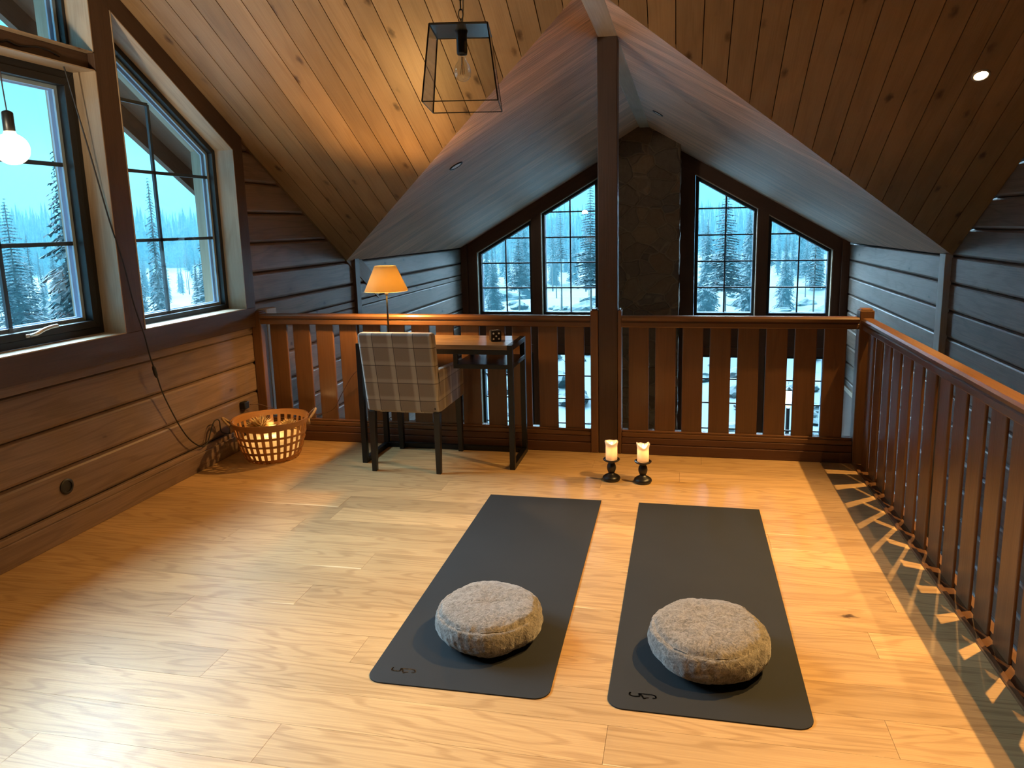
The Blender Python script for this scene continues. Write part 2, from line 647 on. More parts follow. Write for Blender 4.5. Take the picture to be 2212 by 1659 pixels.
# overhang outside the left gable: soffit boards + barge board
bm = newbm()
y = YR
for i in range(3):
    a, b = XO0 + 0.05 + i * 0.21, XO0 + 0.05 + (i + 1) * 0.21 - 0.004
    prism(bm, [roofpt(a, YR), roofpt(b, YR), (b, YV + .7, ZV - .42), (a, YV + .7, ZV - .42)], (0, 0, 0.2), gm, (1, 0, 0))
    prism(bm, [roofpt(a, YE), roofpt(b, YE), roofpt(b, YR), roofpt(a, YR)], (0, 0, 0.2), (0, 1, A), (1, 0, 0))
struct('trim_2', bm, M['soffit'])
bm = newbm()
prism(bm, [(XO0, YR, zmain(YR) - .145), (XO0, YV + .7, ZV - .42 - .145), (XO0, YV + .7, ZV - .1), (XO0, YR, zmain(YR) + .22)], (0.045, 0, 0), gm, (0, A, 1))
prism(bm, [(XO0, YR, zmain(YR) - .145), (XO0, YE, zmain(YE) - .145), (XO0, YE, zmain(YE) + .22), (XO0, YR, zmain(YR) + .22)], (0.045, 0, 0), (0, 1, A), (0, -A, 1))
struct('trim_3', bm, M['soffit'])

# ================================================================ LOG WALLS
SEAM0, LH = 0.818, 0.2235


def logwall(name, X, sgn, y0, y1, zlo, zhi, mat, ztopf, ylow=None):
    """sgn=+1: room on +x side"""
    bm = newbm()
    k = int(math.floor((zlo - SEAM0) / LH))
    lg, lr = bm.loops.layers.uv['g'], bm.loops.layers.uv['r']
    while SEAM0 + k * LH < zhi:
        za, zb = max(zlo, SEAM0 + k * LH), min(zhi, SEAM0 + (k + 1) * LH)
        k += 1
        prof = [(-0.12, za), (-0.022, za), (-0.006, za + 0.010), (0, za + 0.022), (0, zb - 0.022), (-0.006, zb - 0.012), (-0.022, zb - 0.004), (-0.12, zb - 0.004)]
        if zb - za < 0.06:
            prof = [(-0.12, za), (0, za), (0, zb - 0.001), (-0.12, zb - 0.001)]
        rnd = random.random()

        def yend(z):
            return ztopf(z, y0, y1)
        a, b = [], []
        for dx, z in prof:
            ys, ye = yend(z)
            a.append(bm.verts.new((X + sgn * dx, ys, z)))
            b.append(bm.verts.new((X + sgn * dx, ye, z)))
        N = len(prof)
        if yend(za)[1] - yend(za)[0] < 0.02:
            continue
        fs = [bm.faces.new(a), bm.faces.new(b[::-1])]
        for i in range(N):
            fs.append(bm.faces.new((a[i], a[(i + 1) % N], b[(i + 1) % N], b[i])))
        for f in fs:
            for l in f.loops:
                p = l.vert.co
                l[lg].uv = (p.y, p.z - za)
                l[lr].uv = (rnd, (p.z - za) / (zb - za))
    bmesh.ops.delete(bm, geom=[v for v in bm.verts if not v.link_faces], context='VERTS')
    return bm


def endmain(z, y0, y1):
    """clip by both main roof slopes"""
    ye = min(y1, YV + (ZV - z) / A + 0.03) if z > ZV - 0.02 else y1
    ys = max(y0, YR - (zmain(YR) - z) / A - 0.03)
    return ys, max(ye, ys)


def full(z, y0, y1):
    return y0, y1


# left wall: logs under the casing, logs beyond the balustrade
YC0, YC1 = 1.14, 4.85            # casing zone
bmL = logwall('wall_left', XL, 1, YE, YW + 0.2, ZG, 0.87, M['log'], full)
struct('wall_left', bmL, M['log'])
bmL = logwall('wall_left_far', XL, 1, YC1 - 0.03, YW + 0.2, 0.8705, 2.3, M['log'], lambda z, a, b: (a, min(b, YV + (ZV - z) / A + 0.03) if z > ZV - 0.005 else b))
struct('wall_left_far', bmL, M['log'])
bmL = logwall('wall_left_rear', XL, 1, YE, YC0, 0.8705, 4.6, M['log'], lambda z, a, b: (max(a, YR - (zmain(YR) - z) / A - .03), b))
struct('wall_left_rear', bmL, M['log'])
bm = newbm()
box(bm, XL - 0.29, XL - 0.1, YE, YW + 0.2, ZG, 0.86, 'y')
box(bm, XL - 0.29, XL - 0.1, YC1 + 0.02, YW + .2, 0.86, ZV + 0.02, 'y')
prism(bm, [(XL - .29, YC1 + .02, ZV + .02), (XL - .29, YV, ZV + .02), (XL - .29, YC1 + .02, zmain(YC1 + .02) + .02)], (0.19, 0, 0))
box(bm, XL - 0.29, XL - 0.1, YE, YC0 - 0.02, 0.86, 4.4, 'y')
struct('wall_left_outer', bm, M['trim'])
# right wall
bmL = logwall('wall_right', XW, -1, YE, YW + 0.2, ZG, 4.6, M['log'], lambda z, a, b: endmain(z, a, b))
struct('wall_right', bmL, M['log'])
bm = newbm()
box(bm, XW + 0.1, XW + 0.29, YE, YW + .2, ZG, ZV + 0.02, 'y')
prism(bm, [(XW + .1, YE, ZV), (XW + .1, YV, ZV), (XW + .1, YR, zmain(YR) + .03), (XW + .1, YE, zmain(YE) + .03)], (0.19, 0, 0))
struct('wall_right_outer', bm, M['trim'])
# wall behind the camera
bm = newbm()
box(bm, XL - .2, XW + .2, YE - 0.2, YE, ZG, zmain(YE) + 0.1, 'x')
struct('wall_front', bm, M['log'])

# vertical battens where the loft roof meets the hall
bm = newbm()
box(bm, XL - 0.01, XL + 0.03, 6.60, 6.70, ZG, ZV + 0.02, 'z')
struct('trim_4', bm, M['trim'], bevel=0.004)
bm = newbm()
box(bm, XW - 0.05, XW + 0.01, 6.48, 6.62, ZG, ZV + 0.01, 'z')
struct('trim_5', bm, M['beam'], bevel=0.004)
bm = newbm()
box(bm, XL - 0.01, XL + 0.075, 4.93, 5.07, -0.3, 0.99, 'z')
struct('trim_6', bm, M['beam'], bevel=0.004)

# baseboard left
bm = newbm()
box(bm, XL, XL + 0.028, YE, YB, 0.0, 0.120, 'y')
box(bm, XL, XL + 0.018, YE, YB, 0.120, 0.150, 'y')
struct('baseboard_left', bm, M['log'], bevel=0.003)

# ---------------------------------------------------------------- left windows
XC, XF = -3.122, -3.262          # casing face, frame face
XOUT = XL - 0.29                 # outside of wall
WA = dict(y0=2.45, y1=3.552, z0=1.013, z1=2.452)
WBy0, WBy1, Wz0 = 3.701, 4.735, 1.013


def ztopB(y):
    return 2.147 + 0.629 * (4.735 - y)


bm = newbm()
T = XC - XOUT
# casing mass pieces as yz polygons, extruded in x
def yz(pts, g='z', x0=XOUT, x1=XC, rnd=None):
    g3, c3 = {'z': ((0, 0, 1), (0, 1, 0)), 'y': ((0, 1, 0), (0, 0, 1)), 'r': (tuple(gm), (0, A, 1))}[g]
    prism(bm, [(x0, y, z) for y, z in pts], (x1 - x0, 0, 0), g3, c3, rnd)


yz([(YC0, 0.871), (YC1, 0.871), (YC1, 1.013), (YC0, 1.013)], 'y')                       # sill board
yz([(3.552, 1.013), (3.701, 1.013), (3.701, ztopB(3.701)), (3.552, ztopB(3.552) + .02)])       # mullion A|B
yz([(4.735, 1.013), (YC1, 1.013), (YC1, zmain(YC1) - .0), (4.735, zmain(4.735) - .0)])   # right jamb
rr = random.random()
yz([(3.701, ztopB(3.701)), (4.735, 2.147), (4.735, zmain(4.735)), (3.701, zmain(3.701))], 'r', rnd=rr)
yz([(3.701, zmain(3.701)), (3.552, zmain(3.552)), (3.552, ztopB(3.552) + .02), (3.701, ztopB(3.701))], 'r', rnd=rr)
# window A transom zone and above
yz([(2.45, 2.452), (3.552, 2.452), (3.552, 2.54), (2.45, 2.54)], 'y', x0=XOUT, x1=XC - 0.04)
TT = lambda y: ztopB(y) + 0.02
yz([(2.45, TT(2.45)), (3.552, TT(3.552)), (3.552, zmain(3.552)), (2.45, zmain(2.45))], 'r')
yz([(2.30, 1.013), (2.45, 1.013), (2.45, zmain(2.45)), (2.30, zmain(2.30))])
# window C (outside the frame, nearer the camera)
yz([(1.30, 2.452), (2.30, 2.452), (2.30, zmain(2.30)), (1.30, zmain(1.30))], 'y')
yz([(YC0, 1.013), (1.30, 1.013), (1.30, zmain(1.30)), (YR, zmain(YR)), (YC0, zmain(YC0))])
struct('trim_7', bm, M['trim'], bevel=0.003)


def reveal(pts, name):
    """thin boards lining an opening: pts polygon (y,z) counter-clockwise"""
    bm = newbm()
    cy = sum(p[0] for p in pts) / len(pts)
    cz = sum(p[1] for p in pts) / len(pts)
    N = len(pts)
    for i in range(N):
        p, q = Vector((0, *pts[i])), Vector((0, *pts[(i + 1) % N]))
        d = (q - p).normalized()
        inn = Vector((0, cy, cz)) - p
        inn = (inn - d * inn.dot(d)).normalized()
        for xa, xb in ((XF, XC + 0.002), (XOUT - 0.002, XF - 0.055)):
            prism(bm, [Vector((xa, 0, 0)) + v for v in (p, q, q + inn * 0.006, p + inn * 0.006)], (xb - xa, 0, 0), d, (1, 0, 0))
    return struct(name, bm, M['reveal'])


reveal([(2.45, 1.013), (3.552, 1.013), (3.552, 2.452), (2.45, 2.452)], 'trim_8')
reveal([(2.45, 2.54), (3.552, 2.54), (3.552, TT(3.552)), (2.45, TT(2.45))], 'trim_9')
reveal([(3.701, 1.013), (4.735, 1.013), (4.735, 2.147), (3.701, ztopB(3.701))], 'trim_10')
reveal([(1.30, 1.013), (2.30, 1.013), (2.30, 2.452), (1.30, 2.452)], 'trim_11')


def insetpoly(pts, d):
    N = len(pts)
    out = []
    cx = sum(p[0] for p in pts) / N
    cy = sum(p[1] for p in pts) / N
    ls = []
    for i in range(N):
        p, q = Vector(pts[i]), Vector(pts[(i + 1) % N])
        t = (q - p).normalized()
        nn = Vector((-t.y, t.x))
        if nn.dot(Vector((cx, cy)) - p) < 0:
            nn = -nn
        dd = d[i] if isinstance(d, (list, tuple)) else d
        ls.append((p + nn * dd, t))
    for i in range(N):
        p, t = ls[i - 1]
        q, s = ls[i]
        den = t.x * s.y - t.y * s.x
        k_ = ((q.x - p.x) * s.y - (q.y - p.y) * s.x) / den
        out.append(tuple(p + t * k_))
    return out


def frame_ring(bm, outer, inner, to3, ext, mi=0):
    N = len(outer)
    for i in range(N):
        j = (i + 1) % N
        q = [outer[i], outer[j], inner[j], inner[i]]
        p3 = [to3(*p) for p in q]
        d = Vector(p3[1]) - Vector(p3[0])
        prism(bm, p3, ext, d, Vector(ext).cross(d), mi=mi)


def clipseg(poly, a, b):
    """clip the segment a-b to a convex polygon"""
    N = len(poly)
    t0, t1 = 0.0, 1.0
    cx = sum(p[0] for p in poly) / N
    cy = sum(p[1] for p in poly) / N
    a, b = Vector(a), Vector(b)
    for i in range(N):
        p, q = Vector(poly[i]), Vector(poly[(i + 1) % N])
        t = q - p
        nn = Vector((-t.y, t.x))
        if nn.dot(Vector((cx, cy)) - p) < 0:
            nn = -nn
        fa, fb = nn.dot(a - p), nn.dot(b - p)
        if fa < 0 and fb < 0:
            return None
        if fa < 0:
            t0 = max(t0, fa / (fa - fb))
        if fb < 0:
            t1 = min(t1, fa / (fa - fb))
    if t0 >= t1:
        return None
    return a + (b - a) * t0, a + (b - a) * t1


wn = [0]


def window(poly, to3, inward, steps, vbars, hbars, barw=0.022, spacer=0.02, handle=None, glassoff=0.035):
    """steps: list of (inset_from_previous, depth_front, depth_back) in metres along inward axis"""
    wn[0] += 1
    root = bpy.data.objects.new('window_%d' % wn[0], None)
    COL.objects.link(root)
    root['kind'] = 'structure'
    inward = Vector(inward)
    bm = newbm()
    cur = poly
    for ins, f0, f1 in steps:
        nxt = insetpoly(cur, ins)
        frame_ring(bm, cur, nxt, lambda a, b: Vector(to3(a, b)) + inward * f0, inward * (f1 - f0))
        cur = nxt
    obj('window_frame', bm, M['black'], root, 0.003)
    bm = newbm()
    frame_ring(bm, insetpoly(cur, -0.001), insetpoly(cur, spacer), lambda a, b: Vector(to3(a, b)) - inward * (glassoff + 0.016), inward * 0.012)
    frame_ring(bm, insetpoly(cur, spacer * 0.0), insetpoly(cur, spacer * 1.3), lambda a, b: Vector(to3(a, b)) - inward * (glassoff + 0.045), inward * 0.010)
    obj('glass_spacer', bm, M['aluwhite'], root)
    bm = newbm()
    gp = insetpoly(cur, -0.004)
    prism(bm, [Vector(to3(*p)) - inward * glassoff for p in gp], -inward * 0.004, g=tuple(Vector(to3(1, 0)) - Vector(to3(0, 0))), c=(0, 0, 1))
    obj('glass_pane', bm, M['glass'], root)
    bm = newbm()
    lo = [min(p[i] for p in cur) - 1 for i in (0, 1)]
    hi = [max(p[i] for p in cur) + 1 for i in (0, 1)]
    for v, zt in vbars:
        s_ = clipseg(cur, (v, lo[1]), (v, hi[1] if zt is None else zt))
        if s_:
            a, b = s_
            q = [(a.x - barw / 2, a.y), (a.x + barw / 2, a.y), (b.x + barw / 2, b.y), (b.x - barw / 2, b.y)]
            prism(bm, [Vector(to3(*p)) - inward * (glassoff + 0.006) for p in q], -inward * 0.016, (0, 0, 1), (1, 1, 0))
    for h, y1_ in hbars:
        s_ = clipseg(cur, (lo[0], h), (hi[0] if y1_ is None else y1_, h))
        if s_:
            a, b = s_
            q = [(a.x, a.y - barw / 2), (b.x, a.y - barw / 2), (b.x, a.y + barw / 2), (a.x, a.y + barw / 2)]
            prism(bm, [Vector(to3(*p)) - inward * (glassoff + 0.006) for p in q], -inward * 0.016, (1, 1, 0), (0, 0, 1))
    if len(bm.faces):
        obj('glazing_bars', bm, M['muntin'], root)
    else:
        bm.free()
    return root


L3 = lambda y, z: (XF, y, z)
IN = (1, 0, 0)
PA = [(2.456, 1.019), (3.546, 1.019), (3.546, 2.446), (2.456, 2.446)]
wA = window(PA, L3, IN, [(0.040, -0.05, 0.0), (0.040, -0.045, 0.012)], [(3.0, None)], [(1.530, None), (1.953, None)], barw=0.022)
# steel handle of the casement, on its bottom rail
bm = newbm()
box(bm, XF + 0.010, XF + 0.024, 3.02, 3.075, 1.068, 1.086, 'y')
obj('handle_plate', bm, M['steel'], wA, 0.004)
bm = newbm()
tube(bm, smoothpath([(XF + .022, 3.045, 1.076), (XF + .045, 3.06, 1.084), (XF + .052, 3.10, 1.100), (XF + .052, 3.15, 1.108), (XF + .050, 3.185, 1.108)]), 0.010, 10)
obj('handle', bm, M['steel'], wA, smooth=True)['label'] = 'brushed steel casement handle'
PT_ = [(2.456, 2.546), (3.546, 2.546), (3.546, TT(3.546) - .006), (2.456, TT(2.456) - .006)]
window(PT_, L3, IN, [(0.020, -0.05, 0.0)], [], [], barw=0.022)
PB = [(3.707, 1.019), (4.729, 1.019), (4.729, 2.143), (3.707, ztopB(3.707) - .007)]
window(PB, L3, IN, [(0.034, -0.05, 0.0)], [(4.152, 2.372)], [(1.534, None), (1.957, None), (2.372, 4.152)], barw=0.020)
PC_ = [(1.306, 1.019), (2.294, 1.019), (2.294, 2.446), (1.306, 2.446)]
window(PC_, L3, IN, [(0.06, -0.05, 0.0)], [(1.8, None)], [(1.53, None), (1.95, None)], barw=0.022)

# ================================================================ FAR GABLE
cols = [(-2.945, -2.125), (-1.985, -1.165), (0.168, 1.000), (1.142, 1.975)]
SLO = B


def zt(x, d=0.20):
    return zdorm(x) - d


bm = newbm()
def xz(pts, g='z', y0=YW, y1=YW + 0.25):
    g3, c3 = {'z': ((0, 0, 1), (1, 0, 0)), 'x': ((1, 0, 0), (0, 0, 1)), 'l': ((1, 0, B), (-B, 0, 1)), 'm': ((1, 0, -B), (B, 0, 1))}[g]
    prism(bm, [(x, y0, z) for x, z in pts], (0, y1 - y0, 0), g3, c3)


ZS, ZL1, ZL0 = 0.27, -0.275, -1.62
edges = [XL] + [c for w_ in cols for c in w_] + [XW]
for i in range(0, len(edges), 2):
    a, b = edges[i], edges[i + 1]
    if i == 4:
        xz([(a, ZG), (b, ZG), (b, zt(b)), (XM, zt(XM)), (a, zt(a))])
    else:
        xz([(a, ZG), (b, ZG), (b, zt(b)), (a, zt(a))])
for a, b in cols:
    xz([(a, ZG), (b, ZG), (b, ZL0), (a, ZL0)], 'x')
    xz([(a, ZL1), (b, ZL1), (b, -0.16), (a, -0.16)], 'x', y0=YW - 0.0)
    xz([(a, -0.155), (b, -0.155), (b, ZS), (a, ZS)], 'x', y0=YW + 0.01)
xz([(XL, zt(XL)), (XM, zt(XM)), (XM, zdorm(XM)), (XL, zdorm(XL))], 'l', y0=YW - 0.01)
xz([(XM, zt(XM)), (XW, zt(XW)), (XW, zdorm(XW)), (XM, zdorm(XM))], 'm', y0=YW - 0.01)
xz([(XL, ZG), (XL + 0.09, ZG), (XL + 0.09, zdorm(XL + .09)), (XL, zdorm(XL))], 'z', y0=YW - 0.07, y1=YW)
xz([(XW - 0.09, ZG), (XW, ZG), (XW, zdorm(XW)), (XW - .09, zdorm(XW - .09))], 'z', y0=YW - 0.07, y1=YW)
struct('wall_back', bm, M['darktrim'])
W3 = lambda x_, z_: (x_, YW + 0.09, z_)
for i, (a, b) in enumerate(cols):
    p = [(a + .004, ZS + .004), (b - .004, ZS + .004), (b - .004, zt(b - .004) - .006), (a + .004, zt(a + .004) - .006)]
    xm_ = (a + b) / 2
    zq = 1.394 if i in (0, 3) else 1.755
    hb = [0.668, 1.032]
    if i in (1, 2):
        hb.append(1.394)
    vb = [(xm_, None)]
    hbars = [(h, None) for h in hb] + [(zq, None)]
    window(p, W3, (0, -1, 0), [(0.042, -0.05, 0.0)], vb, hbars, barw=0.020, spacer=0.006)
    p = [(a + .004, ZL0 + .004), (b - .004, ZL0 + .004), (b - .004, ZL1 - .004), (a + .004, ZL1 - .004)]
    window(p, W3, (0, -1, 0), [(0.042, -0.05, 0.0)], vb, [(-0.64, None), (-0.99, None), (-1.37, None)], barw=0.020, spacer=0.006)
# pale strips that paint the daylit reveal edges of the gable openings
bm = newbm()
for i, (a, b) in enumerate(cols):
    s_ = -1 if i < 2 else 1
    xx = a if i < 2 else b
    prism(bm, [(xx - 0.010 * s_ * 0, YW - 0.002, ZG + 0.8), (xx + 0.012 * -s_, YW - 0.002, ZG + 0.8), (xx + 0.012 * -s_, YW - 0.002, zt(xx)), (xx, YW - 0.002, zt(xx))], (0, 0.09, 0), (0, 0, 1), (0, 1, 0))
    g_ = (1, 0, B) if i < 2 else (1, 0, -B)
    prism(bm, [(a, YW - 0.002, zt(a)), (b, YW - 0.002, zt(b)), (b, YW - 0.002, zt(b) - .012), (a, YW - 0.002, zt(a) - .012)], (0, 0.09, 0), g_, (0, 1, 0))
struct('trim_12', bm, M['reveal'])

# small terrace door surround in the right wall of the hall below
bm = newbm()
box(bm, XW - 0.03, XW + 0.01, 9.70, 10.12, -0.66, -0.60, 'y')
box(bm, XW - 0.03, XW + 0.01, 10.04, 10.12, ZG, -0.60, 'z')
box(bm, XW - 0.03, XW + 0.01, 9.05, 9.13, ZG, -0.60, 'z')
box(bm, XW - 0.03, XW + 0.01, 9.05, 9.72, -0.66, -0.60, 'y')
struct('trim_13', bm, M['reveal'], bevel=0.004)
bm = newbm()
box(bm, XW - 0.016, XW + 0.01, 9.13, 10.04, ZG, -0.66, 'z')
d1 = struct('door_1', bm, M['darktrim'])

# ridge beam
bm = newbm()
box(bm, -0.547, -0.413, 3.75, YW, 2.75, ZR + 0.02, 'y')
struct('trim_14', bm, M['beam'], bevel=0.012)

# ================================================================ POST AND BALUSTRADES
bm = newbm()
box(bm, -0.55, -0.42, YB + 0.0, YB + 0.12, -0.02, 2.752, 'z')
post = obj('ridge_post', bm, M['post'], bevel=0.006)
tag(post, 'tall dark wooden post rising from the balustrade to the ridge beam', 'post')

ZB0, ZB1 = 0.165, 0.893


def handrail(bm, a, b, axis, y0, zt_=0.966):
    """moulded handrail with two rounded edges on each side"""
    h, w = 0.078, 0.058
    prof = [(0.004, zt_ - h), (0, zt_ - h + .006), (0, zt_ - .046), (.006, zt_ - .040), (.006, zt_ - .036), (-.006, zt_ - .030), (-.010, zt_ - .014), (-.002, zt_ - .002), (.012, zt_),
            (w - .012, zt_), (w + .002, zt_ - .002), (w + .010, zt_ - .014), (w + .006, zt_ - .030), (w - .006, zt_ - .036), (w - .006, zt_ - .040), (w, zt_ - .046), (w, zt_ - h + .006), (w - .004, zt_ - h)]
    if axis == 'x':
        prism(bm, [(a, y0 + p, z) for p, z in prof], (b - a, 0, 0), (1, 0, 0), (0, 1, 0))
    else:
        prism(bm, [(y0 + p, a, z) for p, z in prof], (0, b - a, 0), (0, 1, 0), (1, 0, 0))


def baluster(x0, x1, parent, y0=None, axis='x', z0=ZB0 - .01, z1=0.9):
    bm = newbm()
    if axis == 'x':
        box(bm, x0, x1, YB + 0.034, YB + 0.056, z0, z1, 'z')
    else:
        box(bm, RX - 0.008, RX + 0.006, x0, x1, z0, z1, 'z')
    return obj('baluster', bm, M['rail'], parent, 0.005)


def newel(name, d, parent):
    bm = newbm()
    x0, x1, y0, y1, z0, z1 = d
    box(bm, x0, x1, y0, y1, z0, z1 - 0.010, 'z')
    box(bm, x0 + .008, x1 - .008, y0 + .008, y1 - .008, z1 - 0.0105, z1, 'x')
    return obj(name, bm, M['rail'], parent, 0.006)


def plinth(a, b, parent):
    bm = newbm()
    box(bm, a, b, YB + 0.012, YB + 0.085, 0.118, 0.150, 'x')
    box(bm, a, b, YB + 0.020, YB + 0.078, 0.150, 0.166, 'x')
    o = obj('bottom_rail', bm, M['rail'], parent, 0.005)
    bm = newbm()
    box(bm, a, b, YB + 0.008, YB + 0.09, 0.072, 0.116, 'x')
    box(bm, a, b, YB - 0.002, YB + 0.09, 0.0005, 0.070, 'x')
    obj('base_board', bm, M['darktrim'], parent, 0.004)


t = thing('balustrade', 'long brown wooden balustrade behind the desk, between window wall and post', 'railing', (0, 0, 0))
bm = newbm()
handrail(bm, -3.085, -0.605, 'x', YB)
obj('handrail', bm, M['rail'], t)
newel('wall_newel', (-3.160, -3.086, YB - 0.0, YB + 0.085, 0.0, 0.985), t)
newel('newel_post', (-0.604, -0.552, YB - 0.004, YB + 0.09, 0.0, 1.012), t)
for k in range(13):
    baluster(-3.032 + 0.187 * k, -3.032 + 0.187 * k + 0.136, t)
plinth(-3.085, -0.605, t)

t = thing('balustrade', 'short brown wooden balustrade behind the candles, between post and corner newel', 'railing', (0, 0, 0))
bm = newbm()
handrail(bm, -0.392, 1.108, 'x', YB)
obj('handrail', bm, M['rail'], t)
newel('newel_post', (-0.418, -0.393, YB - 0.004, YB + 0.09, 0.0, 1.012), t)
for k in range(8):
    baluster(-0.347 + 0.1795 * k, -0.347 + 0.1795 * k + 0.137, t)
plinth(-0.392, 1.108, t)

t = thing('stair_balustrade', 'long brown wooden balustrade along the stairwell on the right', 'railing', (0, 0, 0))
SY0 = 1.55
bm = newbm()
handrail(bm, SY0, YB, 'y', 1.130, 0.960)
obj('handrail', bm, M['rail'], t)
newel('corner_newel', (1.110, 1.196, YB - 0.002, YB + 0.088, 0.0, 1.018), t)
newel('end_newel', (1.125, 1.211, SY0 - 0.086, SY0, 0.0, 1.012), t)
k = 0
while 4.815 - 0.1869 * k - 0.133 > SY0:
    y1 = 4.815 - 0.1869 * k
    baluster(y1 - 0.134, y1, t, axis='y', z0=0.0, z1=0.893)
    k += 1
bm = newbm()
box(bm, FX1, FX1 + 0.020, SY0, YB - 0.002, -0.01, 0.012, 'y')
box(bm, RX + 0.006, RX + 0.030, SY0, YB, -0.05, 0.022, 'y')
box(bm, FX1 + 0.02, RX + 0.006, SY0, YB - 0.002, -0.01, 0.0, 'y')
obj('base_board', bm, M['rail'], t, 0.002)

# ================================================================ YOGA MATS
km = NT('yoga_mat_rubber')
o_ = km.n('ShaderNodeTexCoord').outputs['Object']
f1 = km.noise(o_, 420, 2)
f2 = km.noise(o_, 3, 3)
km.bsdf(km.mix(f2, (0.016, 0.018, 0.0205), (0.022, 0.024, 0.027)), 0.8, bump=f1, bstr=0.25, bdist=0.0008, Specular_IOR_Level=0.3)
M['mat'] = km.m
M['matlogo'] = plain('mat_print', (0.006, 0.007, 0.009), 0.4)
logo = [[(0.075, -1.71), (0.072, -1.716), (0.072, -1.723), (0.079, -1.728), (0.089, -1.73), (0.098, -1.729), (0.106, -1.727), (0.105, -1.719), (0.103, -1.712)],
        [(0.104, -1.713), (0.118, -1.712), (0.129, -1.713), (0.143, -1.712), (0.154, -1.714), (0.16, -1.72), (0.16, -1.728), (0.15, -1.73)],
        [(0.108, -1.715), (0.113, -1.722), (0.117, -1.729), (0.121, -1.737), (0.126, -1.733), (0.136, -1.729)]]


def yogamat(name, x0, y0, rz, label, W_=0.66, L_=1.80):
    bm = newbm()
    R = 0.055
    pts = [(0, 0, 0), (W_, 0, 0)]
    for i in range(9):
        a = -i * PI / 16
        pts.append((W_ - R + R * math.cos(a), -L_ + R + R * math.sin(a), 0))
    for i in range(9):
        a = -PI / 2 - i * PI / 16
        pts.append((R + R * math.cos(a), -L_ + R + R * math.sin(a), 0))
    prism(bm, pts, (0, 0, 0.0045), (0, 1, 0), (1, 0, 0))
    o = obj(name, bm, M['mat'], bevel=0.001)
    o.location = (x0, y0, 0.0004)
    o.rotation_euler = (0, 0, rz)
    tag(o, label, 'yoga mat', 'two yoga mats on the floor')
    bm = newbm()
    for ln in logo:
        P = smoothpath([(a, b, 0) for a, b in ln], 3)
        for i in range(len(P) - 1):
            p, q = P[i], P[i + 1]
            d = (q - p).normalized()
            n_ = Vector((-d.y, d.x, 0)) * 0.0030
            prism(bm, [p - n_ - d * .0012, q - n_ + d * .0012, q + n_ + d * .0012, p + n_ - d * .0012], (0, 0, 0.0004))
    lo = obj('printed_logo', bm, M['matlogo'], o)
    lo.location = (0, 0, 0.0046)
    return o


yogamat('yoga_mat', -1.0952, 3.945, 0.0082, 'left of the two dark grey yoga mats, in front of the armchair')
yogamat('yoga_mat', -0.2189, 3.949, -0.0033, 'right of the two dark grey yoga mats, nearer the stair balustrade')

# ================================================================ FLEECE CUSHIONS
kf = NT('grey_fleece')
o_ = kf.n('ShaderNodeTexCoord').outputs['Object']
w1 = kf.noise(o_, 55, 3, 0.6, 1.2)
w2 = kf.noise(o_, 190, 2, 0.6)
fc = kf.math('ADD', kf.math('MULTIPLY', w1, 0.6), kf.math('MULTIPLY', w2, 0.4))
cc = kf.ramp(fc, [(0.36, (0.065, 0.057, 0.050)), (0.64, (0.275, 0.252, 0.23))])
kf.bsdf(cc, 0.95, bump=fc, bstr=0.9, bdist=0.006, Sheen_Weight=0.4)
M['fleece'] = kf.m


def cushion(cx, cy, R, H, rz, seed, label, tilt=(0, 0)):
    bm = newbm()
    prof = []
    n = 64
    for i in range(n + 1):
        t = i / n * PI
        r = math.sin(t)
        z = -math.cos(t)
        rr = (abs(r) ** 0.55)
        zz = math.copysign(abs(z) ** 0.72, z)
        prof.append((max(0.002, rr * R), H / 2 + zz * H / 2))
    lathe(bm, prof, 140)
    for v in bm.verts:
        d = Vector((v.co.x, v.co.y, 0))
        rad = d.length / R
        h = v.co.z / H
        # seam between the top panel and the side band
        s = math.exp(-((rad - 0.90) / 0.03) ** 2) * (1 if h > 0.6 else 0)
        nn = noise.noise(v.co * 9 + Vector((seed, 0, 0))) * 0.010
        n2 = noise.noise(v.co * 34 + Vector((seed, 3, 0))) * 0.0035
        n3 = noise.noise(v.co * 80 + Vector((seed, 7, 0))) * 0.0034
        wr = math.sin(math.atan2(v.co.y, v.co.x) * 38 + 4 * noise.noise(v.co * 6 + Vector((seed, 0, 9)))) * 0.0016 * max(0, 1 - abs(h - .45) * 2.6) * (rad > .85)
        out = (v.co - Vector((0, 0, H / 2))).normalized()
        f = min(1, h * 6)
        v.co += out * (nn * f + n2 + n3 + wr) - Vector((0, 0, 0.007 * s))
        if h > 0.6:
            v.co.z -= 0.012 * (1 - min(1, rad)) ** 2 - 0.004 * noise.noise(Vector((v.co.x * 7 + seed, v.co.y * 7, 0)))
        v.co.z = max(v.co.z, 0.0)
    o = obj('meditation_cushion', bm, M['fleece'], smooth=True)
    o.location = (cx, cy, 0.0052)
    o.rotation_euler = (0, 0, rz)
    tag(o, label, 'cushion', 'fleece cushions on the yoga mats')
    # sewn seam round the top panel, following the surface
    bm = newbm()
    sp_ = []
    for i in range(96):
        a = 2 * PI * i / 96
        best = max((v for v in o.data.vertices if abs(math.hypot(v.co.x, v.co.y) - R * 0.905) < 0.012 and v.co.z > H * 0.5 and abs(math.atan2(math.sin(math.atan2(v.co.y, v.co.x) - a), math.cos(math.atan2(v.co.y, v.co.x) - a))) < 0.06), key=lambda v: -abs(math.hypot(v.co.x, v.co.y) - R * 0.905))
        sp_.append((R * 0.905 * math.cos(a), R * 0.905 * math.sin(a), best.co.z - 0.001))
    tube(bm, sp_, 0.0022, 5, closed=True)
    obj('seam', bm, M['fleece'], o, smooth=True)
    return o


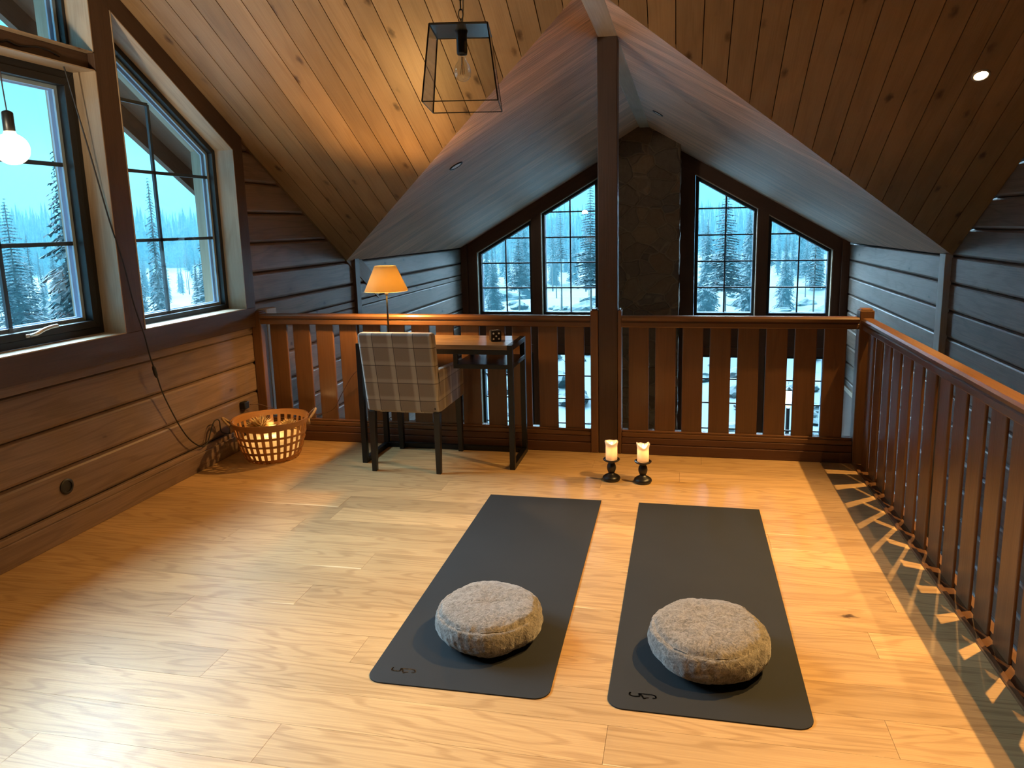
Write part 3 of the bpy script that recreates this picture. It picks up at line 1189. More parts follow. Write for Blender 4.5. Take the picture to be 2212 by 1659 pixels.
cushion(-0.716, 2.500, 0.208, 0.150, 0.4, 1.3, 'round grey fleece cushion on the left yoga mat')
cushion(0.115, 2.478, 0.215, 0.158, 2.1, 5.7, 'round grey fleece cushion on the right yoga mat')

# ================================================================ CANDLES
M['wax'] = translucent('candle_wax', (0.95, 0.88, 0.80), 0.5)


def candle(cx, cy, seed, hl, hlabel, clabel):
    t = thing('candle_holder', hlabel, 'candle holder', (cx, cy, 0), 0, 'candle holders on the floor')
    bm = newbm()
    lathe(bm, [(0.044, 0), (0.052, 0.004), (0.056, 0.014), (0.053, 0.024), (0.042, 0.033), (0.028, 0.040), (0.021, 0.046), (0.018, 0.050)], 36)
    obj('base', bm, M['blackwood'], t, smooth=True)
    bm = newbm()
    lathe(bm, [(0.018, 0.049), (0.021, 0.055), (0.027, 0.070), (0.029, 0.084), (0.026, 0.100), (0.020, 0.112), (0.019, 0.118), (0.024, 0.122)], 36)
    obj('stem', bm, M['blackwood'], t, smooth=True)
    bm = newbm()
    lathe(bm, [(0.020, 0.121), (0.036, 0.123), (0.049, 0.130), (0.053, 0.138), (0.050, 0.139), (0.044, 0.134), (0.030, 0.132)], 36)
    obj('drip_plate', bm, M['blackwood'], t, smooth=True)
    # candle: a hollow pillar with a molten, uneven rim
    c = thing('pillar_candle', clabel, 'candle', (cx, cy, 0.1335), 0, 'lit pillar candles')
    bm = newbm()
    seg = 48
    R = 0.036
    rings = []
    random.seed(seed)
    ph = random.random() * 6
    for r, z, wv in ((0.0, 0, 0), (R * .8, 0, 0), (R, .004, 0), (R, .035, 0), (R, .07, 0), (R * 1.0, .088, .35), (R * 1.06, .104, .8), (R * 1.16, .116, 1), (R * 1.08, .122, 1), (R * .90, .116, 1), (R * .72, .094, .5), (R * .4, .078, .1), (0.002, .075, 0)):
        ring = []
        for j in range(seg):
            a = 2 * PI * j / seg
            da = math.atan2(math.sin(a + 1.48), math.cos(a + 1.48))
            dip = hl * math.exp(-(da / 0.75) ** 2) + 0.6 * hl * math.exp(-((abs(da) - PI) / 0.9) ** 2) + 0.12 * hl * math.sin(5 * a + ph)
            ring.append(bm.verts.new((r * math.cos(a) or 0, r * math.sin(a), z - wv * dip)))
        rings.append(ring)
    for i in range(len(rings) - 1):
        for j in range(seg):
            bm.faces.new((rings[i][j], rings[i][(j + 1) % seg], rings[i + 1][(j + 1) % seg], rings[i + 1][j]))
    bmesh.ops.remove_doubles(bm, verts=bm.verts, dist=0.0002)
    obj('wax', bm, M['wax'], c, smooth=True)
    bm = newbm()
    lathe(bm, [(0.0006, 0.086), (0.0035, 0.092), (0.0042, 0.098), (0.0028, 0.106), (0.0005, 0.114)], 12)
    obj('flame', bm, M['flame'], c, smooth=True)
    bm = newbm()
    tube(bm, [(0, 0, 0.070), (0.0004, 0, 0.088)], 0.0012, 6)
    obj('wick', bm, M['blackwood'], c)
    point('candle_light', (0, 0, 0.096), 2.4, (1.0, 0.50, 0.12), 0.006, c)
    point('candle_light', (0, 0, 0.072), 0.28, (1.0, 0.42, 0.10), 0.006, c)


M['flame'] = emit('flame', (1.0, 0.62, 0.18), 30)
candle(-0.411, 4.306, 3, 0.012, 'left of the two turned black candle holders on the floor', 'lit white pillar candle on the left black holder')
candle(-0.216, 4.292, 8, 0.026, 'right of the two turned black candle holders on the floor', 'lit white pillar candle on the right black holder, deeper melted rim')
random.seed(21)

# ================================================================ DESK
DX0, DX1, DY0, DY1, DZ = -2.120, -1.050, 4.395, 4.800, 0.828
t = thing('desk', 'narrow console desk with wooden top and black steel frame by the balustrade', 'desk', ((DX0 + DX1) / 2, (DY0 + DY1) / 2, 0))


def dl(d):
    return (d[0] - (DX0 + DX1) / 2, d[1] - (DX0 + DX1) / 2, d[2] - (DY0 + DY1) / 2, d[3] - (DY0 + DY1) / 2, d[4], d[5])


S4 = 0.035
bm = newbm()
n4 = 4
w_ = (DY1 - DY0) / n4
for i in range(n4):
    box(bm, *dl((DX0 + S4, DX1 - S4, DY0 + i * w_ + .0004, DY0 + (i + 1) * w_ - .0004, DZ - 0.030, DZ)), 'x')
obj('table_top', bm, M['desk'], t, 0.0015)
for x0, x1 in ((DX0, DX0 + S4), (DX1 - S4, DX1)):
    for y0, y1 in ((DY0, DY0 + S4), (DY1 - S4, DY1)):
        boxo('leg', dl((x0, x1, y0, y1, 0, DZ)), M['blackmetal'], t, 'z')
    boxo('frame_bar', dl((x0, x1, DY0 + S4, DY1 - S4, DZ - S4, DZ)), M['blackmetal'], t, 'y')
    boxo('frame_bar', dl((x0, x1, DY0 + S4, DY1 - S4, 0, S4)), M['blackmetal'], t, 'y')
boxo('frame_bar', dl((DX0 + S4, DX1 - S4, DY1 - S4, DY1, 0, S4)), M['blackmetal'], t)
boxo('frame_bar', dl((DX0 + S4, DX1 - S4, DY0 + .002, DY0 + S4 - .004, DZ - .062, DZ - .0305)), M['blackmetal'], t)
boxo('frame_bar', dl((DX0 + S4, DX1 - S4, DY1 - S4, DY1, DZ - .062, DZ - .0305)), M['blackmetal'], t)
# hanging shelf under the right half
boxo('shelf', dl((-1.420, DX1 - S4, DY0 + .004, DY1, 0.690, 0.700)), M['blackmetal'], t)
boxo('shelf_lip', dl((-1.420, DX1 - S4, DY0 + .002, DY0 + .016, 0.672, 0.702)), M['blackmetal'], t)
boxo('frame_bar', dl((DX1 - S4, DX1, DY0 + S4, DY1 - S4, 0.675, 0.705)), M['blackmetal'], t, 'y')
boxo('hanger', dl((-1.445, -1.415, DY0 + .002, DY0 + .030, 0.672, DZ - .0625)), M['blackmetal'], t, 'z')
boxo('hanger', dl((-1.445, -1.415, DY1 - .030, DY1, 0.672, DZ - .0625)), M['blackmetal'], t, 'z')
boxo('hanger', dl((-1.445, -1.415, DY0 + .030, DY1 - .03, 0.672, 0.700)), M['blackmetal'], t, 'y')

# ================================================================ DIE
t = None
bm = newbm()
s_ = 0.036
box(bm, -s_, s_, -s_, s_, 0, 2 * s_, 'x')
die = obj('dice', bm, M['blackwood'], bevel=0.008, seg=3)
die.location = (-1.205, 4.575, DZ + 0.0005)
die.rotation_euler = (0, 0, 0.44)
tag(die, 'large black dice with white pips on the right end of the desk', 'dice')
M['pip'] = plain('white_pip', (0.9, 0.9, 0.88), 0.5)
bm = newbm()


def pip(c, n):
    n = Vector(n)
    a = n.orthogonal().normalized()
    b = n.cross(a)
    c = Vector(c) + n * 0.0003
    vs = [bm.verts.new(c + (a * math.cos(2 * PI * i / 16) + b * math.sin(2 * PI * i / 16)) * 0.0062) for i in range(16)]
    bm.faces.new(vs)
    q = [bm.verts.new(v.co - n * 0.002) for v in vs]
    for i in range(16):
        bm.faces.new((vs[i], vs[(i + 1) % 16], q[(i + 1) % 16], q[i]))


q_ = 0.018
for a, b in ((-q_, s_ - q_), (q_, s_ - q_), (0, s_), (-q_, s_ + q_), (q_, s_ + q_)):
    pip((a, -s_, b), (0, -1, 0))
for a, b in ((-q_, -q_), (0, 0), (q_, q_)):
    pip((a, b, 2 * s_), (0, 0, 1))
obj('pips', bm, M['pip'], die)['label'] = 'white round pips'

# ================================================================ TABLE LAMP
t = thing('table_lamp', 'lit table lamp with cream cone shade on the desk behind the armchair', 'lamp', (-1.99, 4.655, DZ + 0.0005))
bm = newbm()
lathe(bm, [(0.060, 0), (0.062, 0.004), (0.058, 0.010), (0.02, 0.014), (0.010, 0.02), (0.006, 0.03)], 36)
obj('base', bm, M['blackmetal'], t, smooth=True)
bm = newbm()
tube(bm, [(0, 0, 0.02), (0, 0, 0.20), (0, 0, 0.33)], 0.0062, 12)
obj('pole', bm, M['blackmetal'], t, smooth=True)
bm = newbm()
tube(bm, [(0, 0, 0.30), (0, 0, 0.345)], 0.013, 14)
obj('socket', bm, M['steel'], t, smooth=True)
M['shade'] = translucent('lamp_shade_fabric', (0.90, 0.74, 0.40), 0.6)
bm = newbm()
lathe(bm, [(0.146, 0.325), (0.148, 0.327), (0.072, 0.497), (0.070, 0.497), (0.145, 0.326)], 56, cap=False)
obj('lamp_shade', bm, M['shade'], t, smooth=True)
bm = newbm()
tube(bm, [(-0.07, 0, 0.492), (0.07, 0, 0.492)], 0.0014, 6)
tube(bm, [(0, -0.07, 0.492), (0, 0.07, 0.492)], 0.0014, 6)
tube(bm, [(0.0, 0, 0.484), (0, 0, 0.493)], 0.004, 6)
obj('shade_carrier', bm, M['steel'], t)
M['bulbglow'] = glassmat('clear_bulb', (0.98, 0.97, 0.95), 1.3)
bm = newbm()
lathe(bm, [(0.010, 0.345), (0.018, 0.36), (0.025, 0.38), (0.022, 0.40), (0.010, 0.412), (0.001, 0.415)], 20)
obj('bulb', bm, M['bulbglow'], t, smooth=True)
point('lamp_light', (0.0, 0.0, 0.382), 72, (1.0, 0.53, 0.15), 0.030, t)

# cord of the lamp: over the desk edge to the balustrade, then down to the plug by the basket
bm = newbm()
tube(bm, smoothpath([(-2.056, 4.655, DZ + .006), (-2.10, 4.70, DZ + .006), (-2.14, 4.78, DZ + .0), (-2.17, 4.815, 0.74), (-2.26, 4.820, 0.60), (-2.36, 4.822, 0.52), (-2.46, 4.822, 0.37), (-2.53, 4.822, 0.26), (-2.64, 4.818, 0.215), (-2.80, 4.815, 0.205), (-2.96, 4.80, 0.235), (-3.07, 4.72, 0.30), (-3.115, 4.66, 0.315)], 6), 0.0028, 6)
c_ = obj('lamp_cord', bm, M['cableb'], smooth=True)
tag(c_, 'thin brown lamp cord running down the balusters behind the basket', 'cord')
bm = newbm()
box(bm, 0.001, 0.045, -0.03, 0.03, -0.028, 0.028, 'x')
pl = obj('power_plug', bm, M['black'], bevel=0.008)
pl.location = (XL + 0.0, 4.63, 0.315)
tag(pl, 'black plug in the wall socket above the basket', 'plug')

# ================================================================ ARMCHAIR
kp = NT('plaid_wool')
uvm = kp.n('ShaderNodeUVMap', uv_map='g').outputs[0]
ss = kp.n('ShaderNodeSeparateXYZ')
kp.l(uvm, ss.inputs[0])


def stripe(co, period, off, width, soft=0.002):
    f = kp.math('PINGPONG', kp.math('ADD', co, off), period / 2)
    return kp.ramp(f, [(0, 1.0), (min(0.99, width), 0.0)]) if soft > 1 else kp.math('LESS_THAN', f, width)


U, V = ss.outputs[0], ss.outputs[1]
PU, PV = 0.135, 0.118
thin = kp.math('MAXIMUM', stripe(U, PU, 0.128, 0.0017), stripe(V, PV, 0.103, 0.0017))


def band(co, period, off, w0, w1):
    return kp.ramp(kp.math('PINGPONG', kp.math('ADD', co, off), period / 2), [(w0, 1.0), (w1, 0.0)])


bandu = kp.math('MULTIPLY', band(U, PU, 0.128 + 0.017, 0.010, 0.022), 1.0)
bandv = kp.math('MULTIPLY', band(V, PV, 0.103 - 0.015, 0.006, 0.020), 0.8)
fine = kp.math('MULTIPLY', kp.math('ADD', kp.math('SINE', kp.math('MULTIPLY', U, 900)), kp.math('SINE', kp.math('MULTIPLY', V, 900))), 0.25)
nz = kp.noise(uvm, 260, 2)
base = kp.mix(nz, (0.19, 0.155, 0.13), (0.27, 0.225, 0.19))
base = kp.mix(kp.math('MULTIPLY', bandu, 0.55), base, (0.50, 0.46, 0.41))
base = kp.mix(kp.math('MULTIPLY', bandv, 0.45), base, (0.50, 0.46, 0.41))
base = kp.mix(kp.math('MULTIPLY', thin, 0.95), base, (0.03, 0.022, 0.03))
kp.bsdf(base, 0.9, bump=fine, bstr=0.25, bdist=0.001, Sheen_Weight=0.25)
M['plaid'] = kp.m

t = thing('armchair', 'plaid upholstered armchair with black legs pushed up to the desk', 'armchair', (-1.747, 4.51, 0), 0)
HW = 0.248


def upholstery(name, build, bev=0.018):
    bm = newbm()
    build(bm)
    bmesh.ops.recalc_face_normals(bm, faces=bm.faces)
    lg = bm.loops.layers.uv['g']
    for f in bm.faces:
        n = f.normal
        for l in f.loops:
            p = l.vert.co
            if abs(n.y) >= abs(n.x) and abs(n.y) > 0.4:
                l[lg].uv = (p.x + 0.02, p.z)
            elif abs(n.x) > 0.5:
                l[lg].uv = (p.y, p.z)
            else:
                l[lg].uv = (p.x + 0.02, p.y)
    o = obj(name, bm, M['plaid'], t, smooth=False)
    b = o.modifiers.new('bevel', 'BEVEL')
    b.width = bev
    b.segments = 4
    o.data.polygons.foreach_set('use_smooth', [True] * len(o.data.polygons))
    wn_ = o.modifiers.new('wn', 'WEIGHTED_NORMAL')
    return o


def backb(bm):
    # leaning backrest, outer face at local y -0.26 (bottom) to -0.39 (top)
    prism(bm, [(-HW, -0.255, 0.405), (-HW, -0.180, 0.405), (-HW, -0.275, 0.935), (-HW, -0.355, 0.935)], (2 * HW, 0, 0))


upholstery('backrest', backb, 0.022)
upholstery('seat', lambda bm: box(bm, -HW + .045, HW - .045, -0.20, 0.26, 0.385, 0.475), 0.02)
for s in (-1, 1):
    def arm(bm, s=s):
        x0 = HW * s - (0.052 if s > 0 else 0)
        prism(bm, [(x0, -0.215, 0.405), (x0, 0.27, 0.405), (x0, 0.285, 0.655), (x0, -0.285, 0.69)], (0.052, 0, 0))
    upholstery('armrest', arm, 0.016)
for sx in (-1, 1):
    for sy, top in ((-1, 0.41), (1, 0.41)):
        bm = newbm()
        a, b = 0.022, 0.016
        x_, yy = sx * (HW - 0.026), (-0.235 if sy < 0 else 0.222)
        dy = -0.012 if sy < 0 else 0.012
        v = []
        for z, h, d in ((top, a, 0), (0.0, b, dy)):
            v.append([bm.verts.new((x_ + i * h, yy + d + j * h, z)) for i, j in ((-1, -1), (1, -1), (1, 1), (-1, 1))])
        bm.faces.new(v[0])
        bm.faces.new(v[1][::-1])
        for i in range(4):
            bm.faces.new((v[0][i], v[0][(i + 1) % 4], v[1][(i + 1) % 4], v[1][i]))
        obj('leg', bm, M['blackwood'], t, 0.003)
bm = newbm()
box(bm, HW - 0.034, HW - 0.026, -0.262, -0.258, 0.43, 0.452, 'x')
obj('fabric_tag', bm, M['blackwood'], t)

# ================================================================ BASKET
BX, BY = -2.812, 4.430
t = thing('wicker_basket', 'round woven veneer basket with rope handles in the corner by the wall', 'basket', (BX, BY, 0))
BH = 0.285


def brad(z):
    f = z / BH
    return 0.168 + (0.252 - 0.168) * (f ** 0.62)


NS = 30
for k in range(NS):
    a = 2 * PI * k / NS
    bm = newbm()
    zs = [0.004, 0.03, 0.07, 0.12, 0.17, 0.22, BH]
    hw = 0.011
    loop = []
    for z in zs:
        r = brad(z)
        loop.append([bm.verts.new(((r + d) * math.cos(a) - w * math.sin(a), (r + d) * math.sin(a) + w * math.cos(a), z)) for d, w in ((-.0012, -hw), (.0012, -hw), (.0012, hw), (-.0012, hw))])
    for i in range(len(zs) - 1):
        for j in range(4):
            f = bm.faces.new((loop[i][j], loop[i][(j + 1) % 4], loop[i + 1][(j + 1) % 4], loop[i + 1][j]))
    bm.faces.new(loop[0][::-1])
    bm.faces.new(loop[-1])
    rnd = random.random()
    for f in bm.faces:
        for l in f.loops:
            l[bm.loops.layers.uv['g']].uv = (l.vert.co.z, l.vert.co.x)
            l[bm.loops.layers.uv['r']].uv = (rnd, .5)
    obj('stave', bm, M['basket'], t)
for z0, z1, off in ((0.245, 0.288, .004), (0.246, 0.287, -.004), (0.178, 0.196, .003), (0.125, 0.141, .003), (0.072, 0.088, .003), (0.018, 0.036, .003)):
    bm = newbm()
    seg = 72
    rg = []
    for z, d in ((z0, off - .0012), (z0, off + .0012), (z1, off + .0012), (z1, off - .0012)):
        rg.append([bm.verts.new(((brad(z) + d) * math.cos(2 * PI * j / seg), (brad(z) + d) * math.sin(2 * PI * j / seg), z + 0.003 * math.sin(2 * PI * j / seg * 3 + z * 60))) for j in range(seg)])
    for i in range(4):
        for j in range(seg):
            f = bm.faces.new((rg[i][j], rg[i][(j + 1) % seg], rg[(i + 1) % 4][(j + 1) % seg], rg[(i + 1) % 4][j]))
            for l in f.loops:
                ang = j / seg if l.vert in (rg[i][j], rg[(i + 1) % 4][j]) else (j + 1) / seg
                l[bm.loops.layers.uv['g']].uv = (ang * 1.5, l.vert.co.z)
                l[bm.loops.layers.uv['r']].uv = (z0, .5)
    obj('hoop', bm, M['basket'], t, smooth=False)
bm = newbm()
lathe(bm, [(0.002, 0.002), (0.166, 0.002), (0.166, 0.008), (0.002, 0.008)], 40)
obj('base', bm, M['basket'], t)
va = math.atan2(-0.53, 0.85) + 0.0
for s in (0, PI):
    a = 0.557 + s
    rr = brad(BH) + 0.006
    bm = newbm()
    pts = []
    for i in range(13):
        f = i / 12
        th = (f - 0.5) * 0.46
        lift = math.sin(f * PI)
        pts.append(((rr + 0.050 * lift) * math.cos(a + th), (rr + 0.050 * lift) * math.sin(a + th), 0.255 + 0.062 * lift))
    tube(bm, pts, 0.0085, 8)
    for p in (pts[0], pts[-1]):
        tube(bm, [(p[0], p[1], p[2] + .012), (p[0], p[1], p[2] - .03)], 0.012, 8)
    obj('rope_handle', bm, M['rope'], t, smooth=True)['label'] = 'thick natural rope handle'


def strawstar(cx, cy, cz, R, n, seed, label, squash=0.75, tiltx=0.0):
    rnd = random.Random(seed)
    bm = newbm()
    for i in range(n):
        ph = 2 * PI * i * 0.618
        th = math.acos(1 - 1.45 * (i + .5) / n)
        d = Vector((math.sin(th) * math.cos(ph), math.sin(th) * math.sin(ph), math.cos(th) * squash))
        L_ = R * rnd.uniform(0.8, 1.05)
        s = d.cross(Vector((0, 0, 1)))
        s = s.normalized() if s.length > .01 else Vector((1, 0, 0))
        q = d.cross(s).normalized()
        w = R * 0.085
        c0 = Vector((0, 0, 0))
        base = [bm.verts.new(c0 + d * 0.02 + s * w * .5), bm.verts.new(c0 + d * .02 - s * w * .5), bm.verts.new(c0 + d * .02 + q * w * .5)]
        mid = [bm.verts.new(d * L_ * .55 + s * w), bm.verts.new(d * L_ * .55 - s * w), bm.verts.new(d * L_ * .55 + q * w * .6)]
        tip = bm.verts.new(d * L_)
        for a in range(3):
            b = (a + 1) % 3
            bm.faces.new((base[a], base[b], mid[b], mid[a]))
            bm.faces.new((mid[a], mid[b], tip))
    o = obj('straw_ornament', bm, M['straw'])
    o.location = (cx, cy, cz)
    tag(o, label, 'ornament', 'straw ornaments in the basket')


strawstar(BX - 0.075, BY - 0.01, 0.222, 0.112, 170, 4, 'large spiky pale straw star lying in the basket, on its left')
strawstar(BX + 0.120, BY + 0.03, 0.222, 0.082, 130, 9, 'smaller spiky pale straw star in the basket, on its right')
# white fleece throw bundled in the bottom of the basket
bm = newbm()
lathe(bm, [(0.002, 0.0), (0.13, 0.0), (0.160, 0.02), (0.176, 0.06), (0.192, 0.11), (0.198, 0.14), (0.185, 0.155), (0.13, 0.155), (0.06, 0.150), (0.002, 0.148)], 64)
for v in bm.verts:
    if v.co.z > 0.005:
        v.co += v.co.normalized() * 0.010 * noise.noise(v.co * 22)
        r_ = math.hypot(v.co.x, v.co.y)
        mx = brad(max(0.01, v.co.z)) - 0.006
        if r_ > mx:
            v.co.x *= mx / r_
            v.co.y *= mx / r_
th = obj('folded_throw', bm, translucent('cream_throw', (0.90, 0.80, 0.58), 0.5), smooth=True)
th.location = (BX, BY, 0.0095)
tag(th, 'cream throw bundled in the bottom of the basket, showing between the staves', 'throw')

fl = point('string_light', (BX + 0.02, BY, 0.235), 0.9, (1.0, 0.62, 0.24), 0.03)
fl.parent = th
fl.location = (0.02, 0.0, 0.225)
fl2 = point('string_light', (0, 0, 0), 1.4, (1.0, 0.66, 0.28), 0.03, th)
fl2.location = (0.0, -0.02, 0.10)
# ================================================================ LANTERN PENDANT
PXc, PYc, Zb, Zt = -0.752, 2.520, 1.993, 2.243
ceilz = zmain(PYc)
t = thing('lantern_pendant', 'unlit glass lantern pendant with thin black frame hanging from the ceiling', 'pendant lamp', (PXc, PYc, 0), math.radians(11))
hb, ht = 0.126, 0.096
bm = newbm()
cb = [(-hb, -hb, Zb), (hb, -hb, Zb), (hb, hb, Zb), (-hb, hb, Zb)]
ct = [(-ht, -ht, Zt), (ht, -ht, Zt), (ht, ht, Zt), (-ht, ht, Zt)]
for i in range(4):
    tube(bm, [cb[i], ct[i]], 0.0032, 4)
    tube(bm, [ct[i], ct[(i + 1) % 4]], 0.0034, 4)
    tube(bm, [cb[i], cb[(i + 1) % 4]], 0.0018, 4)
obj('lantern_frame', bm, M['blackmetal'], t)
for i in range(4):
    j = (i + 1) % 4
    bm = newbm()
    q = [Vector(p) * 1 for p in (cb[i], cb[j], ct[j], ct[i])]
    n_ = (q[1] - q[0]).cross(q[3] - q[0]).normalized()
    prism(bm, q, n_ * 0.0015)
    obj('glass_panel', bm, M['lglass'], t)
bm = newbm()
box(bm, -ht, ht, -ht, ht, Zt - .001, Zt + .002, 'x')
obj('top_plate', bm, plain('window_sheen_metal', (0.16, 0.19, 0.21), 0.25, 0.5), t)  # glossy metal, its bluish tint holding the window's reflection in the colour
bm = newbm()
lathe(bm, [(0.017, Zt - .078), (0.0185, Zt - .07), (0.0185, Zt - .012), (0.022, Zt - .002), (0.010, Zt + .004)], 24)
obj('socket', bm, M['blackmetal'], t, smooth=True)
bm = newbm()
zc = Zt - 0.135
lathe(bm, [(0.013, Zt - .078), (0.013, Zt - .092), (0.017, Zt - .101), (0.025, Zt - .113), (0.0295, zc), (0.0275, zc - .014), (0.020, zc - .024), (0.010, zc - .0295), (0.001, zc - .031)], 28)
obj('bulb', bm, M['bulbglass'], t, smooth=True)
bm = newbm()
M['filament'] = emit('unlit_filament_sheen', (1.0, 0.6, 0.3), 0.6) if False else plain('filament', (0.75, 0.50, 0.28), 0.4)
for a in range(4):
    x_, y_ = 0.007 * math.cos(a * PI / 2), 0.007 * math.sin(a * PI / 2)
    tube(bm, [(x_ * .4, y_ * .4, Zt - .10), (x_, y_, zc - .008)], 0.0011, 5)
tube(bm, [(0, 0, Zt - .085), (0, 0, Zt - .112)], 0.004, 8)
obj('filament', bm, M['filament'], t)
# chain and cable up to the ceiling
bm = newbm()
z = Zt + 0.004
i = 0
while z < ceilz - 0.04:
    L_ = 0.036
    pts = []
    for a in range(12):
        an = 2 * PI * a / 12
        dx = 0.0075 * math.cos(an)
        dz = (L_ / 2) * math.sin(an)
        pts.append((dx if i % 2 else 0, 0 if i % 2 else dx, z + L_ / 2 + dz))
    tube(bm, pts, 0.0017, 5, closed=True)
    z += L_ - 0.005
    i += 1
obj('chain', bm, M['blackmetal'], t)
bm = newbm()
pts = [(0.010 * math.sin(k_ * 0.9), 0.008 * math.cos(k_ * 0.9), Zt + (ceilz - Zt - 0.02) * k_ / 24) for k_ in range(25)]
tube(bm, smoothpath(pts, 3), 0.0026, 6)
obj('flex', bm, M['cablew'], t, smooth=True)
bm = newbm()
lathe(bm, [(0.05, ceilz - 0.045), (0.05, ceilz - 0.002), (0.002, ceilz + .02)], 24)
obj('ceiling_rose', bm, M['blackmetal'], t)

# ================================================================ GLOBE BULB BY THE WINDOW
gx, gy, gz = -2.74, 2.61, 1.936
t = thing('globe_pendant', 'glowing white globe bulb hanging on a black cable before the casement window', 'pendant lamp', (gx, gy, 0))
M['globe'] = emit('opal_globe', (1.0, 0.66, 0.32), 30.0)
bm = newbm()
R = 0.064
prof = [(0.018, 0.075)] + [(R * math.sin(a), R * math.cos(a)) for a in [0.38 + i * (PI - 0.38) / 22 for i in range(22)]] + [(0.001, -R)]
lathe(bm, [(r, gz + z) for r, z in prof][::-1], 36)
obj('bulb', bm, M['globe'], t, smooth=True)
bm = newbm()
lathe(bm, [(0.019, gz + .070), (0.0215, gz + .074), (0.0215, gz + .145), (0.018, gz + .150), (0.004, gz + .156)], 24)
obj('socket', bm, M['blackmetal'], t, smooth=True)
bm = newbm()
cz_ = zmain(gy)
tube(bm, smoothpath([(0, 0, gz + .15), (-.006, 0, gz + .35), (-.002, .002, gz + .8), (0, 0, cz_ - 0.01)], 5), 0.0027, 6)
obj('cable', bm, M['cable'], t, smooth=True)
bm = newbm()
tube(bm, [(0, 0, cz_ + 0.01), (0, 0, cz_ - .03)], 0.012, 10)
obj('ceiling_hook', bm, M['blackmetal'], t)

# swagged supply cable with inline switch
bm = newbm()
xb = XC + 0.005 - 0.04
pts = [(xb, 2.30, 2.535), (xb, 2.62, 2.512), (xb, 2.99, 2.482), (xb, 3.06, 2.494), (xb, 3.12, 2.484), (xb, 3.24, 2.503), (xb, 3.34, 2.490), (XC - .06, 3.40, 2.46), (XC - .06, 3.44, 2.30), (XC - .045, 3.50, 1.98), (XC - .01, 3.535, 1.65),
       (XC + .012, 3.575, 1.42), (XC + .012, 3.62, 1.18), (XC + .014, 3.672, 0.99), (XC + .014, 3.70, 0.85), (XC + .02, 3.727, 0.74), (XC + .012, 3.77, 0.62), (XC + .005, 3.84, 0.48), (XC + .0, 3.92, 0.34), (XC - .0, 4.00, 0.235), (XC - .0, 4.10, 0.165), (XC, 4.16, 0.18), (XC + .0, 4.20, 0.24), (XC + .005, 4.24, 0.30), (XC + .0, 4.30, 0.29), (XC - .012, 4.33, 0.20), (XC - .012, 4.42, 0.16)]
tube(bm, smoothpath(pts, 5), 0.0042, 8)
c_ = obj('bulb_cable', bm, M['cable'], smooth=True)
tag(c_, 'long black bulb cable swagged across the window wall down to the skirting', 'cable')
bm = newbm()
tube(bm, [(XC + .016, 3.712, 0.79), (XC + .018, 3.716, 0.775), (XC + .02, 3.724, 0.735), (XC + .02, 3.730, 0.715)], 0.011, 10, taper=lambda f: 0.5 if f in (0, 1) else 1)
obj('inline_switch', bm, M['black'], c_, smooth=True)

# floor-level socket on the log wall
bm = newbm()
lathe(bm, [(0.040, 0.0), (0.042, 0.006), (0.036, 0.010), (0.028, 0.010), (0.026, 0.004), (0.002, 0.004)], 40)
ou = obj('wall_socket', bm, M['black'], smooth=False)
ou.matrix_world = Matrix.Translation((XL, 3.058, 0.272)) @ Matrix.Rotation(PI / 2, 4, 'Y')
tag(ou, 'round black wall socket on the log wall above the skirting', 'socket')

# ================================================================ DOWNLIGHTS
M['dlglow'] = emit('halogen_disc', (1.0, 0.72, 0.38), 40)
M['ring'] = plain('downlight_ring', (0.45, 0.40, 0.34), 0.35, 0.6)
M['lens'] = plain('downlight_lens', (0.9, 0.93, 0.97), 0.3)


def downlight(x, y, main, label, lit, aim=None, power=0):
    if main:
        z = zmain(y)
        n = Vector((0, -A, -1)).normalized()
    else:
        z = zdorm(x)
        n = Vector((B if x < XM else -B, 0, -1)).normalized()
    t = thing('downlight', label, 'downlight', (x, y, z), 0, 'recessed ceiling downlights')
    R_ = n.to_track_quat('Z', 'Y').to_matrix().to_4x4()
    t.matrix_world = Matrix.Translation((x, y, z)) @ R_ @ Matrix.Scale(1.15 if lit else 1.45, 4)
    bm = newbm()
    lathe(bm, [(0.030, 0.001), (0.032, 0.005), (0.040, 0.005), (0.042, 0.0)], 32, cap=False)
    obj('trim_ring', bm, M['ring'] if lit else M['blackmetal'], t, smooth=True)
    bm = newbm()
    lathe(bm, [(0.001, 0.0012), (0.030, 0.0012), (0.030, 0.003), (0.001, 0.003)], 28)
    obj('lens', bm, M['dlglow'] if lit else M['lens'], t)
    if lit:
        l = bpy.data.lights.new('downlight_beam', 'SPOT')
        l.energy = power
        l.color = (1.0, 0.57, 0.18)
        l.spot_size = math.radians(82)
        l.spot_blend = 0.9
        l.shadow_soft_size = 0.012
        o = bpy.data.objects.new('downlight_beam', l)
        COL.objects.link(o)
        o.parent = t
        src = Vector((x, y, z)) + n * 0.012
        d = Vector(aim) - src
        o.matrix_parent_inverse = t.matrix_world.inverted()
        o.matrix_world = Matrix.Translation(src) @ d.to_track_quat('-Z', 'Y').to_matrix().to_4x4()


def fill_spot(x, y, aim, power):
    src = Vector((x, y, zmain(y) - 0.04))
    l = bpy.data.lights.new('warm_fill_spot', 'SPOT')
    l.energy = power
    l.color = (1.0, 0.50, 0.13)
    l.spot_size = math.radians(80)
    l.spot_blend = 1.0
    l.shadow_soft_size = 0.012
    o = bpy.data.objects.new('warm_fill_spot', l)
    COL.objects.link(o)
    o.matrix_world = Matrix.Translation(src) @ (Vector(aim) - src).to_track_quat('-Z', 'Y').to_matrix().to_4x4()


